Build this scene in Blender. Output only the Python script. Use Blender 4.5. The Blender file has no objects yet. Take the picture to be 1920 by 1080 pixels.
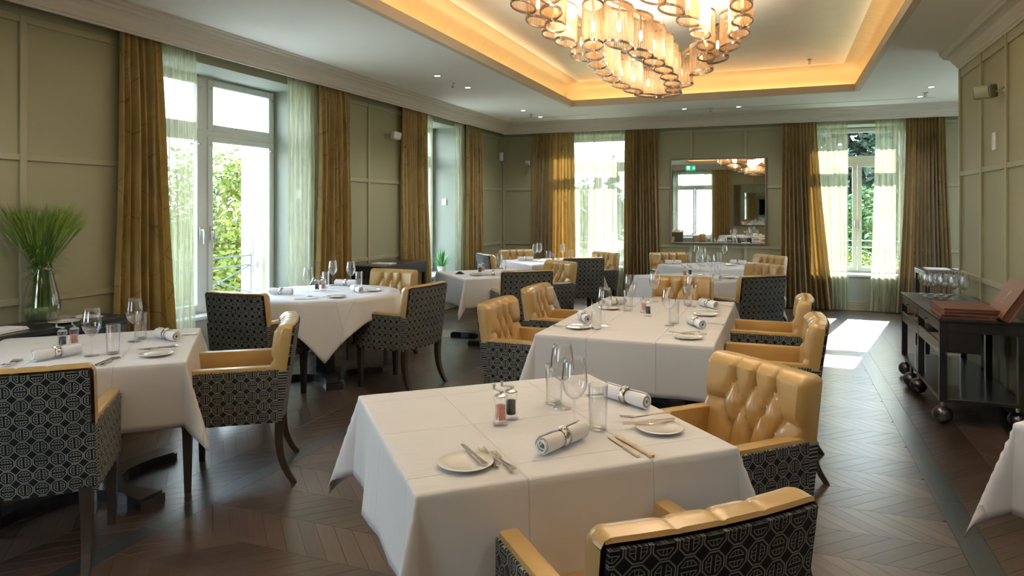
import bpy, bmesh, math, random
from math import sin, cos, pi, radians, hypot, atan2, sqrt, exp
from mathutils import Vector, Matrix

R = random.Random(7)
S = bpy.context.scene
COL = S.collection

# ------------------------------------------------------------------ camera
YAW = atan2(502, 1290)                       # camera looks this much left of the room's long axis
cd = bpy.data.cameras.new('camera'); cam = bpy.data.objects.new('camera', cd); COL.objects.link(cam)
cam.location = (0, 0, 1.5); cam.rotation_euler = (pi/2, 0, YAW)
cd.sensor_width = 36; cd.lens = 36*1290/1920; cd.shift_y = -(540-391)/1920
cd.clip_start = .05; cd.clip_end = 300
S.camera = cam

# ------------------------------------------------------------------ light and exposure
W = bpy.data.worlds.new('sky'); S.world = W; W.use_nodes = True
wn = W.node_tree; bg = wn.nodes['Background']
tc = wn.nodes.new('ShaderNodeTexCoord'); sp = wn.nodes.new('ShaderNodeSeparateXYZ'); rp = wn.nodes.new('ShaderNodeValToRGB')
wn.links.new(tc.outputs['Generated'], sp.inputs[0]); wn.links.new(sp.outputs[2], rp.inputs[0]); wn.links.new(rp.outputs[0], bg.inputs[0])
el = rp.color_ramp.elements; el[0].position = 0; el[0].color = (.84, .93, 1, 1); el[1].position = .7; el[1].color = (.62, .76, 1, 1)   # hazy white horizon, pale blue above
bg.inputs[1].default_value = 6
sd = bpy.data.lights.new('sun', 'SUN'); sun = bpy.data.objects.new('sun', sd); COL.objects.link(sun)
sd.energy = 12; sd.angle = radians(.6); sd.color = (1, .95, .86)
SUNV = Vector((-.22, -.97, -.57))
sun.rotation_euler = SUNV.to_track_quat('-Z', 'Y').to_euler(); sun.location = (2, 15, 9)
vs = S.view_settings
vs.view_transform = 'Standard'; vs.look = 'None'; vs.gamma = 1; vs.exposure = 1.08; vs.use_curve_mapping = False
cy = S.cycles
cy.max_bounces = 9; cy.diffuse_bounces = 5; cy.glossy_bounces = 4; cy.transmission_bounces = 6
cy.transparent_max_bounces = 28; cy.sample_clamp_indirect = 6; cy.caustics_reflective = False; cy.caustics_refractive = False

def lamp(kind, name, loc, energy, color=(1, .82, .6), rot=(0, 0, 0), **k):
    d = bpy.data.lights.new(name, kind); o = bpy.data.objects.new(name, d); COL.objects.link(o)
    o.location = loc; o.rotation_euler = rot; d.energy = energy; d.color = color
    for a, v in k.items(): setattr(d, a, v)
    return o

# ------------------------------------------------------------------ helpers: objects
def emp(name, label, cat, loc=(0, 0, 0), rz=0, group=None):
    o = bpy.data.objects.new(name, None); COL.objects.link(o)
    o.location = loc; o.rotation_euler = (0, 0, rz); o.empty_display_size = .1
    tag(o, label, cat, group); return o
def tag(o, label, cat, group=None):
    o['label'] = label; o['category'] = cat
    if group: o['group'] = group
    return o
def mk(name, me, m, parent=None, kind=None):
    o = bpy.data.objects.new(name, me); COL.objects.link(o)
    if m is not None and not me.materials: me.materials.append(m)
    if parent: o.parent = parent
    if kind: o['kind'] = kind
    return o
def pyd(verts, faces, smooth=False):
    me = bpy.data.meshes.new('m'); me.from_pydata([tuple(v) for v in verts], [], faces); me.update()
    if smooth: me.polygons.foreach_set('use_smooth', [True]*len(me.polygons))
    return me
class MB:
    """collects simple shapes into one mesh"""
    def __init__(s): s.v = []; s.f = []
    def add(s, vs, fs):
        n = len(s.v); s.v += [tuple(v) for v in vs]; s.f += [tuple(i+n for i in f) for f in fs]; return s
    def box(s, x0, x1, y0, y1, z0, z1, M=None):
        v = [Vector(p) for p in ((x0,y0,z0),(x1,y0,z0),(x1,y1,z0),(x0,y1,z0),(x0,y0,z1),(x1,y0,z1),(x1,y1,z1),(x0,y1,z1))]
        if M: v = [M @ p for p in v]
        return s.add(v, [(3,2,1,0),(4,5,6,7),(0,1,5,4),(1,2,6,5),(2,3,7,6),(3,0,4,7)])
    def rbox(s, x0, x1, y0, y1, z0, z1, r=.01, seg=2, M=None):
        bm = bmesh.new(); bmesh.ops.create_cube(bm, size=1)
        for v in bm.verts:
            v.co = ((x0+x1)/2+v.co.x*(x1-x0), (y0+y1)/2+v.co.y*(y1-y0), (z0+z1)/2+v.co.z*(z1-z0))
        bmesh.ops.bevel(bm, geom=bm.edges[:], offset=r, segments=seg, profile=.5, affect='EDGES')
        if M: bm.transform(M)
        bm.verts.index_update()
        s.add([v.co[:] for v in bm.verts], [[v.index for v in f.verts] for f in bm.faces]); bm.free(); return s
    def tube(s, pts, r, n=6, cap=True):
        pts = [Vector(p) for p in pts]; rs = r if isinstance(r, (list, tuple)) else [r]*len(pts)
        vs = []; fs = []
        for i, p in enumerate(pts):
            d = (pts[min(i+1, len(pts)-1)]-pts[max(i-1, 0)]).normalized()
            a = Vector((0, 0, 1)) if abs(d.z) < .9 else Vector((1, 0, 0))
            u = d.cross(a).normalized(); w = d.cross(u)
            for k in range(n):
                t = 2*pi*k/n; vs.append(p+u*cos(t)*rs[i]+w*sin(t)*rs[i])
        for i in range(len(pts)-1):
            for k in range(n):
                fs.append((i*n+k, i*n+(k+1) % n, (i+1)*n+(k+1) % n, (i+1)*n+k))
        if cap:
            fs.append(tuple(range(n))[::-1]); fs.append(tuple((len(pts)-1)*n+k for k in range(n)))
        return s.add(vs, fs)
    def lathe(s, prof, n=20, c=(0, 0, 0), close=False):
        vs = []; fs = []; m = len(prof)
        for i in range(n):
            t = 2*pi*i/n
            for r, z in prof: vs.append((c[0]+r*cos(t), c[1]+r*sin(t), c[2]+z))
        for i in range(n):
            j = (i+1) % n
            for k in range(m-1): fs.append((i*m+k, j*m+k, j*m+k+1, i*m+k+1))
        return s.add(vs, fs)
    def prism(s, poly, z0, z1, M=None):
        n = len(poly); v = [Vector((x, y, z0)) for x, y in poly]+[Vector((x, y, z1)) for x, y in poly]
        if M: v = [M @ p for p in v]
        fs = [tuple(range(n))[::-1], tuple(range(n, 2*n))]+[(i, (i+1) % n, n+(i+1) % n, n+i) for i in range(n)]
        return s.add(v, fs)
    def grid(s, fn, nu, nv):
        vs = [fn(i/nu, j/nv) for j in range(nv+1) for i in range(nu+1)]
        fs = [(j*(nu+1)+i, j*(nu+1)+i+1, (j+1)*(nu+1)+i+1, (j+1)*(nu+1)+i) for j in range(nv) for i in range(nu)]
        return s.add(vs, fs)
    def mesh(s, smooth=False, fix=True):
        me = pyd(s.v, s.f)
        if fix:
            bm = bmesh.new(); bm.from_mesh(me); bmesh.ops.recalc_face_normals(bm, faces=bm.faces[:]); bm.to_mesh(me); bm.free()
        if smooth:
            me.polygons.foreach_set('use_smooth', [True]*len(me.polygons))
            if smooth != 'all':
                try: me.set_sharp_from_angle(angle=radians(38))
                except Exception: pass
        return me
    def ob(s, name, m, parent=None, smooth=False, kind=None):
        return mk(name, s.mesh(smooth), m, parent, kind)
def copy_tree(o, parent=None):
    c = o.copy(); COL.objects.link(c)
    if parent: c.parent = parent
    for ch in KIDS.get(o.name, ()): copy_tree(ch, c)
    return c
KIDS = {}
def index_kids():
    KIDS.clear()
    for o in bpy.data.objects:
        if o.parent: KIDS.setdefault(o.parent.name, []).append(o)
class Proto:
    """first use places the original, later uses place copies of it and its parts"""
    def __init__(s, root): s.root = root; s.used = False
    def put(s, x, y, z, rz, label, group=None, scale=None):
        if s.used:
            if s.root.name not in KIDS: index_kids()
            o = copy_tree(s.root)
        else: o = s.root; s.used = True
        o.location = (x, y, z); o.rotation_euler = (0, 0, rz); o['label'] = label
        if group: o['group'] = group
        if scale: o.scale = scale
        return o

# ------------------------------------------------------------------ helpers: materials
class NT:
    def __init__(s, name):
        s.m = bpy.data.materials.new(name); s.m.use_nodes = True; s.t = s.m.node_tree
        s.b = s.t.nodes['Principled BSDF']; s.out = s.t.nodes['Material Output']
    def n(s, typ, **k):
        x = s.t.nodes.new(typ)
        for a, v in k.items(): setattr(x, a, v)
        return x
    def l(s, a, b): s.t.links.new(a, b)
    def put(s, sock, v):
        if isinstance(v, bpy.types.NodeSocket): s.l(v, sock)
        else: sock.default_value = v
    def m_(s, op, a, b=0.0, c=None):
        x = s.n('ShaderNodeMath', operation=op); s.put(x.inputs[0], a); s.put(x.inputs[1], b)
        if c is not None: s.put(x.inputs[2], c)
        return x.outputs[0]
    def xyz(s, coord='Object'):
        t = s.n('ShaderNodeTexCoord'); p = s.n('ShaderNodeSeparateXYZ'); s.l(t.outputs[coord], p.inputs[0]); return t.outputs[coord], p.outputs
    def mapp(s, vec, scale=(1, 1, 1), rot=(0, 0, 0), loc=(0, 0, 0)):
        x = s.n('ShaderNodeMapping'); s.l(vec, x.inputs[0]); x.inputs['Scale'].default_value = scale
        x.inputs['Rotation'].default_value = rot; x.inputs['Location'].default_value = loc; return x.outputs[0]
    def noise(s, vec, scale, detail=3, rough=.5, dist=0):
        x = s.n('ShaderNodeTexNoise'); s.l(vec, x.inputs['Vector']); x.inputs['Scale'].default_value = scale
        x.inputs['Detail'].default_value = detail; x.inputs['Roughness'].default_value = rough; x.inputs['Distortion'].default_value = dist
        return x.outputs[0]
    def ramp(s, f, stops):
        x = s.n('ShaderNodeValToRGB'); s.l(f, x.inputs[0]); e = x.color_ramp.elements
        while len(e) < len(stops): e.new(.5)
        for q, (p, c) in zip(e, stops): q.position = p; q.color = (*c, 1) if len(c) == 3 else c
        return x.outputs[0]
    def mix(s, f, a, b, mode='MIX'):
        x = s.n('ShaderNodeMix', data_type='RGBA', blend_type=mode); s.put(x.inputs[0], f)
        s.put(x.inputs[6], (*a, 1) if isinstance(a, tuple) and len(a) == 3 else a); s.put(x.inputs[7], (*b, 1) if isinstance(b, tuple) and len(b) == 3 else b)
        return x.outputs[2]
    def bump(s, h, dist=.01, strength=.5):
        x = s.n('ShaderNodeBump'); s.put(x.inputs['Height'], h); x.inputs['Distance'].default_value = dist; x.inputs['Strength'].default_value = strength
        s.l(x.outputs[0], s.b.inputs['Normal']); return x
    def set(s, **k):
        nm = dict(col='Base Color', rough='Roughness', metal='Metallic', spec='Specular IOR Level', coat='Coat Weight', coatr='Coat Roughness', coati='Coat IOR', sheen='Sheen Weight', trans='Transmission Weight', alpha='Alpha', ecol='Emission Color', estr='Emission Strength')
        for a, v in k.items():
            if isinstance(v, tuple) and len(v) == 3: v = (*v, 1)
            s.put(s.b.inputs[nm[a]], v)
        return s.m
def mat(name, col, rough=.5, metal=0, nscale=0, amt=.15, bump=0, **k):
    t = NT(name)
    if nscale:
        v, _ = t.xyz(); f = t.noise(v, nscale)
        c = t.mix(f, tuple(x*(1-amt) for x in col), tuple(min(1, x*(1+amt)) for x in col)); t.set(col=c)
        if bump: t.bump(f, bump)
    else: t.set(col=col)
    return t.set(rough=rough, metal=metal, **k)
M = {}
M['wall'] = mat('olive_paint', (.29, .275, .168), .55, nscale=1.5, amt=.04)
M['batten'] = mat('olive_batten_paint', (.32, .30, .19), .5, nscale=2, amt=.03)
M['reveal'] = mat('reveal_skylit_paint', (.33, .36, .30), .6, nscale=2, amt=.03)  # paler and greener than the walls: skylight tint put into the colour
M['ceil'] = mat('ceiling_paint', (.88, .88, .83), .8, nscale=1, amt=.02)
M['cornice'] = mat('cornice_paint', (.62, .57, .50), .6, nscale=2, amt=.02)
M['white'] = mat('white_lacquer', (.64, .66, .63), .35, nscale=3, amt=.02)
M['dark'] = mat('black_stained_wood', (.014, .014, .016), .3, nscale=9, amt=.4, coat=.3)
M['leg'] = mat('dark_brown_wood', (.028, .018, .012), .35, nscale=14, amt=.4)
M['silver'] = mat('polished_silver', (.78, .75, .70), .16, 1, nscale=5, amt=.05)
M['steel'] = mat('brushed_steel', (.55, .55, .55), .3, 1, nscale=5, amt=.05)
M['plastic'] = mat('white_plastic', (.7, .7, .66), .4, nscale=5, amt=.03)
M['olivep'] = mat('olive_plastic', (.24, .24, .16), .4, nscale=5, amt=.05)
M['black'] = mat('black_plastic', (.02, .02, .02), .3, nscale=5, amt=.1)
M['china'] = mat('white_china', (.78, .76, .72), .12, nscale=4, amt=.02, coat=.5)
M['napkin'] = mat('napkin_linen', (.74, .74, .75), .8, nscale=60, amt=.04, bump=.001)
M['exterior'] = mat('white_render', (.72, .74, .76), .8, nscale=3, amt=.04)
M['rail'] = mat('grey_iron', (.30, .36, .36), .4, .3, nscale=9, amt=.1)
M['frame'] = mat('bronze_frame', (.14, .10, .08), .3, .3, nscale=6, amt=.2)
M['bronze'] = mat('brass_frame', (.62, .45, .27), .3, 1, nscale=6, amt=.2)
M['cell_ring'] = mat('nickel_ring', (.34, .33, .35), .25, 1, nscale=6, amt=.1)
M['menu'] = mat('brown_leather', (.16, .055, .03), .4, nscale=40, amt=.2, bump=.001)
M['pages'] = mat('brown_edge', (.10, .04, .025), .6, nscale=60, amt=.3)
M['gold'] = mat('gold_print', (.5, .36, .2), .35, .6)
M['salt'] = mat('pink_salt', (.62, .27, .20), .7, nscale=260, amt=.6)
M['pepper'] = mat('black_pepper', (.035, .03, .03), .7, nscale=260, amt=.8)
M['bounce_ground'] = mat('pale_bounce_ground', (.62, .62, .58), .9, nscale=2, amt=.1)
M['grass'] = mat('lawn', (.11, .14, .06), .9, nscale=8, amt=.4)
M['trunk'] = mat('bark', (.10, .075, .05), .9, nscale=8, amt=.4)
M['leaf'] = mat('yellow_green_leaf', (.17, .215, .018), .5, nscale=3, amt=.5, trans=0)
M['leaf2'] = mat('mid_green_leaf', (.045, .11, .02), .5, nscale=2, amt=.5)
M['leaf3'] = mat('dark_needles', (.016, .045, .022), .6, nscale=2, amt=.5)
M['stem'] = mat('green_stem', (.10, .20, .03), .5, nscale=20, amt=.3)
M['awn'] = mat('barley_awn', (.19, .29, .04), .6, nscale=20, amt=.3)
M['water'] = mat('vase_water', (.4, .5, .2), .05, alpha=.35)
def emit(name, col, st):
    t = NT(name); return t.set(col=col, ecol=col, estr=st, rough=.5)
M['bulb'] = emit('bulb_glow', (1, .74, .44), 3.5)
M['spotlens'] = emit('downlight_glow', (1, .93, .8), 4)
M['led'] = emit('cove_led', (1, .78, .50), 7.5)
M['exit_green'] = emit('exit_green', (.0, .28, .13), .9)
M['exit_white'] = emit('exit_white', (.85, 1, .9), 1.2)

def glass(name, tint, refl=1.0, edge=.5, rough=.02):
    t = NT(name); tr = t.n('ShaderNodeBsdfTransparent'); gl = t.n('ShaderNodeBsdfGlossy'); mx = t.n('ShaderNodeMixShader')
    lw = t.n('ShaderNodeLayerWeight'); lw.inputs[0].default_value = .5
    f = t.m_('POWER', lw.outputs['Facing'], 3); f = t.m_('MULTIPLY_ADD', f, edge, .045*refl)
    c = t.mix(t.m_('POWER', lw.outputs['Facing'], 4), tint, tuple(x*.42 for x in tint)); t.l(c, tr.inputs[0])
    gl.inputs['Color'].default_value = (1, 1, 1, 1); gl.inputs['Roughness'].default_value = rough
    t.l(f, mx.inputs[0]); t.l(tr.outputs[0], mx.inputs[1]); t.l(gl.outputs[0], mx.inputs[2]); t.l(mx.outputs[0], t.out.inputs[0])
    return t.m
M['glass'] = glass('clear_glass', (.97, .975, .98), 1.4, .75)
M['vase'] = glass('vase_glass', (.93, .95, .93), 1.4, .7)
M['pane'] = glass('window_glass', (.97, .99, .98), .8, .35)
def rods():
    t = NT('ribbed_glass_rods'); tr = t.n('ShaderNodeBsdfTransparent'); gl = t.n('ShaderNodeBsdfGlossy'); tl = t.n('ShaderNodeBsdfTranslucent'); df = t.n('ShaderNodeBsdfDiffuse')
    lw = t.n('ShaderNodeLayerWeight'); lw.inputs[0].default_value = .5
    tr.inputs[0].default_value = (1, .93, .84, 1); gl.inputs[0].default_value = (1, .93, .84, 1); gl.inputs[1].default_value = .12
    tl.inputs[0].default_value = (1, .84, .66, 1); df.inputs[0].default_value = (1, .84, .66, 1)
    a = t.n('ShaderNodeMixShader'); a.inputs[0].default_value = .5; t.l(tl.outputs[0], a.inputs[1]); t.l(df.outputs[0], a.inputs[2])
    b = t.n('ShaderNodeMixShader'); b.inputs[0].default_value = .45; t.l(a.outputs[0], b.inputs[1]); t.l(gl.outputs[0], b.inputs[2])
    c = t.n('ShaderNodeMixShader'); t.l(t.m_('MULTIPLY_ADD', lw.outputs['Facing'], .5, .22), c.inputs[0]); t.l(tr.outputs[0], c.inputs[1]); t.l(b.outputs[0], c.inputs[2])
    t.l(c.outputs[0], t.out.inputs[0]); return t.m
M['rods'] = rods()

def leather():
    t = NT('mustard_leather'); v, p = t.xyz()
    f = t.noise(v, 7, 4); g = t.noise(v, 420, 2)
    c = t.mix(f, (.36, .215, .062), (.49, .32, .115)); t.bump(g, .0006, .4)
    return t.set(col=c, rough=.36, coat=.5, coatr=.18, spec=.5)
M['leather'] = leather()

def fabric(name, ax, ay, cell=.058):
    t = NT(name); v, p = t.xyz()
    def cen(s):
        k = t.m_('MULTIPLY', s, 1/cell); fr = t.m_('SUBTRACT', t.m_('FRACT', t.m_('ADD', k, 40.0)), .5)
        return t.m_('ABSOLUTE', fr), t.m_('FLOOR', t.m_('ADD', k, 40.0))
    a, ia = cen(p[ax]); b, ib = cen(p[ay])
    o = t.m_('MAXIMUM', t.m_('MAXIMUM', a, b), t.m_('MULTIPLY', t.m_('ADD', a, b), .7071))
    par = t.m_('MODULO', t.m_('ADD', ia, ib), 2.0)
    def lerp(x, y): return t.m_('ADD', t.m_('MULTIPLY', x, t.m_('SUBTRACT', 1.0, par)), t.m_('MULTIPLY', y, par))
    u = lerp(a, b); w = lerp(b, a)
    def line(s, c, h): return t.m_('LESS_THAN', t.m_('ABSOLUTE', t.m_('SUBTRACT', s, c)), h)
    l1 = line(o, .452, .028); l2 = t.m_('MULTIPLY', line(o, .31, .018), t.m_('GREATER_THAN', u, .13))
    l3 = t.m_('MULTIPLY', line(u, .095, .020), t.m_('LESS_THAN', w, .335))
    l4 = t.m_('MULTIPLY', line(w, .07, .016), t.m_('MULTIPLY', t.m_('GREATER_THAN', u, .10), t.m_('LESS_THAN', u, .335)))
    l5 = t.m_('MULTIPLY', t.m_('LESS_THAN', t.m_('MINIMUM', a, b), .03), t.m_('MULTIPLY', t.m_('GREATER_THAN', o, .335), t.m_('LESS_THAN', o, .455)))
    mk_ = t.m_('MAXIMUM', t.m_('MAXIMUM', l1, l2), t.m_('MAXIMUM', l3, l4))
    nz = t.noise(v, 9, 2); lite = t.mix(nz, (.13, .16, .155), (.42, .41, .36))
    c = t.mix(mk_, (.007, .008, .009), lite); t.bump(mk_, .0012, .6)
    return t.set(col=c, rough=t.m_('MULTIPLY_ADD', mk_, -.15, .8), sheen=.03, spec=.25)
M['fab_side'] = fabric('geometric_jacquard_side', 1, 2)
M['fab_back'] = fabric('geometric_jacquard_back', 0, 2)

def linen():
    t = NT('white_tablecloth'); v, p = t.xyz()
    def crease(s, per, off):
        k = t.m_('ABSOLUTE', t.m_('SUBTRACT', t.m_('FRACT', t.m_('ADD', t.m_('MULTIPLY', s, 1/per), 20+off)), .5))
        return t.m_('MAXIMUM', t.m_('SUBTRACT', 1.0, t.m_('MULTIPLY', k, 85.0)), 0.0)
    h = t.m_('ADD', crease(p[0], .40, .0), crease(p[1], .40, .5))
    w = t.noise(t.mapp(v, (3, 14, 3)), 1.0, 4, .55)
    f = t.noise(v, 300, 2)
    hh = t.m_('ADD', t.m_('MULTIPLY_ADD', w, .9, t.m_('MULTIPLY', h, .5)), t.m_('MULTIPLY', f, .02)); t.bump(hh, .010, .6)
    return t.set(col=(.63, .63, .635), rough=.75, sheen=.1)
M['linen'] = linen()

def silk():
    t = NT('gold_silk_curtain'); v, p = t.xyz('UV')
    nz = t.noise(v, 5, 3)
    base = t.mix(nz, (.23, .155, .038), (.52, .37, .12))
    streak = t.noise(t.mapp(v, (30, 3, 1)), 1.0, 3); base = t.mix(t.m_('MULTIPLY', streak, .2), base, (.10, .05, .012))
    vo = t.n('ShaderNodeTexVoronoi', feature='DISTANCE_TO_EDGE'); dv = t.n('ShaderNodeVectorMath', operation='ADD')
    nn = t.n('ShaderNodeTexNoise'); nn.inputs['Scale'].default_value = 3; t.l(v, nn.inputs['Vector']); sc = t.n('ShaderNodeVectorMath', operation='SCALE'); sc.inputs['Scale'].default_value = .2
    t.l(nn.outputs[1], sc.inputs[0]); t.l(t.mapp(v, (1.6, .8, 1)), dv.inputs[0]); t.l(sc.outputs[0], dv.inputs[1]); t.l(dv.outputs[0], vo.inputs['Vector']); vo.inputs['Scale'].default_value = 2.2
    ln = t.m_('LESS_THAN', vo.outputs['Distance'], .007); base = t.mix(t.m_('MULTIPLY', ln, .55), base, (.06, .028, .012))
    vf = t.n('ShaderNodeTexVoronoi', feature='F1'); t.l(v, vf.inputs['Vector']); vf.inputs['Scale'].default_value = 2.3; vf.inputs['Randomness'].default_value = .8
    disc = t.m_('LESS_THAN', vf.outputs['Distance'], .22); dots = t.m_('GREATER_THAN', t.noise(v, 70, 2), .52)
    base = t.mix(t.m_('MULTIPLY', t.m_('MULTIPLY', disc, dots), .6), base, (.50, .40, .22))
    t.bump(t.noise(t.mapp(v, (60, 6, 1)), 1.0, 2), .004, .4)
    tl = t.n('ShaderNodeBsdfTranslucent'); t.l(t.mix(.5, base, (.6, .3, .05), 'MIX'), tl.inputs[0])
    m = t.set(col=base, rough=.42, sheen=.4)
    mx = t.n('ShaderNodeMixShader'); mx.inputs[0].default_value = .16; t.l(t.b.outputs[0], mx.inputs[1]); t.l(tl.outputs[0], mx.inputs[2]); t.l(mx.outputs[0], t.out.inputs[0])
    return m
M['silk'] = silk()
def sheer():
    t = NT('sage_sheer_voile'); v, p = t.xyz('UV')
    f = t.noise(t.mapp(v, (60, 3.0, 1)), 1.0, 3, .55, .6)
    c = t.mix(f, (.36, .37, .22), (.66, .66, .50))
    a = t.m_('MULTIPLY_ADD', t.ramp(f, [(.35, (0, 0, 0)), (.62, (1, 1, 1))]), .40, .46)
    tr = t.n('ShaderNodeBsdfTransparent'); tl = t.n('ShaderNodeBsdfTranslucent'); df = t.n('ShaderNodeBsdfDiffuse'); t.l(c, tl.inputs[0]); t.l(c, df.inputs[0])
    m1 = t.n('ShaderNodeMixShader'); m1.inputs[0].default_value = .5; t.l(tl.outputs[0], m1.inputs[1]); t.l(df.outputs[0], m1.inputs[2])
    m2 = t.n('ShaderNodeMixShader'); t.l(a, m2.inputs[0]); t.l(tr.outputs[0], m2.inputs[1]); t.l(m1.outputs[0], m2.inputs[2]); t.l(m2.outputs[0], t.out.inputs[0])
    return t.m
M['sheer'] = sheer()
def plankmat(name, dark, lite, ang):
    t = NT(name); v, p = t.xyz()
    oi = t.n('ShaderNodeObjectInfo'); ge = t.n('ShaderNodeNewGeometry')
    r = t.m_('FRACT', t.m_('ADD', oi.outputs['Random'], ge.outputs['Random Per Island']))
    off = t.n('ShaderNodeCombineXYZ'); t.l(t.m_('MULTIPLY', r, 37.0), off.inputs[0]); t.l(t.m_('MULTIPLY', r, 91.0), off.inputs[1])
    vv = t.n('ShaderNodeVectorMath', operation='ADD'); t.l(t.mapp(v, (1, 1, 1), (0, 0, ang)), vv.inputs[0]); t.l(off.outputs[0], vv.inputs[1])
    g = t.noise(t.mapp(vv.outputs[0], (3.0, 46, 1)), 1.0, 5, .6, 1.2)
    c = t.mix(r, dark, lite); c = t.mix(t.m_('MULTIPLY', g, .5), c, tuple(x*.35 for x in dark)); t.bump(g, .0016, .35)
    return t.set(col=c, rough=t.m_('MULTIPLY_ADD', g, .16, .26), spec=.7, coat=.75, coatr=.27, coati=2.05)
M['plank_a'] = plankmat('oak_chevron_a', (.036, .018, .010), (.078, .042, .026), radians(-45))
M['plank_b'] = plankmat('oak_chevron_b', (.062, .036, .025), (.120, .074, .052), radians(45))  # a darker, b paler: light catching the slanted grain, put into the colour
M['strip'] = plankmat('oak_border_strip', (.020, .026, .029), (.034, .040, .043), radians(90))
def goldpaper():
    t = NT('gold_leaf_paper'); v, p = t.xyz()
    f = t.noise(t.mapp(v, (1.2, 14, 8)), 1.0, 4); c = t.mix(f, (.52, .365, .165), (.66, .50, .27))
    return t.set(col=c, rough=.5, metal=.25)
M['goldp'] = goldpaper()
M['tray'] = mat('champagne_paper', (.95, .89, .77), .40, .25, nscale=6, amt=.05)
M['fascia'] = mat('fascia_paint', (.66, .58, .47), .6, nscale=2, amt=.03)
def mirror():
    t = NT('mirror_glass'); return t.set(col=(.80, .84, .80), metal=1.0, rough=.015)
M['mirror'] = mirror()

# ------------------------------------------------------------------ the room shell
XL, YB, YR, H, XR, XW = -4.56, 11.2, -1.3, 2.96, 3.4, 1.58
WT = .62                                     # wall thickness
OPEN_Z = 2.74
def struct(name, mb, m, parent=None, smooth=False):
    o = mb.ob(name, m, parent, smooth)
    if not parent: o['kind'] = 'structure'
    return o
def wall(name, loc, rz, u0, u1, openings):
    """local x along the wall, local y outwards"""
    mb = MB(); us = [u0]
    for a, b in openings: us += [a, b]
    us.append(u1)
    for i in range(0, len(us), 2): mb.box(us[i], us[i+1], 0, WT, -.1, 3.4)
    for a, b in openings: mb.box(a, b, 0, WT, OPEN_Z, 3.4)
    o = struct(name, mb, M['wall']); o.location = loc; o.rotation_euler = (0, 0, rz)
    def batten(x0, x1, z0, z1, d=.016):
        m = MB().rbox(x0, x1, -d, .002, z0, z1, .003, 1); return m.ob('batten', M['batten'], o)
    return o, batten, [(us[i], us[i+1]) for i in range(0, len(us), 2)]
def rails(batten, spans):
    for a, b in spans:
        if b-a < .06: continue
        for z0, z1 in ((.88, .925), (1.81, 1.855), (2.70, 2.75)): batten(a, b, z0, z1, .014)
        batten(a, b, 0, .10, .02); batten(a, b, .10, .135, .012)

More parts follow.
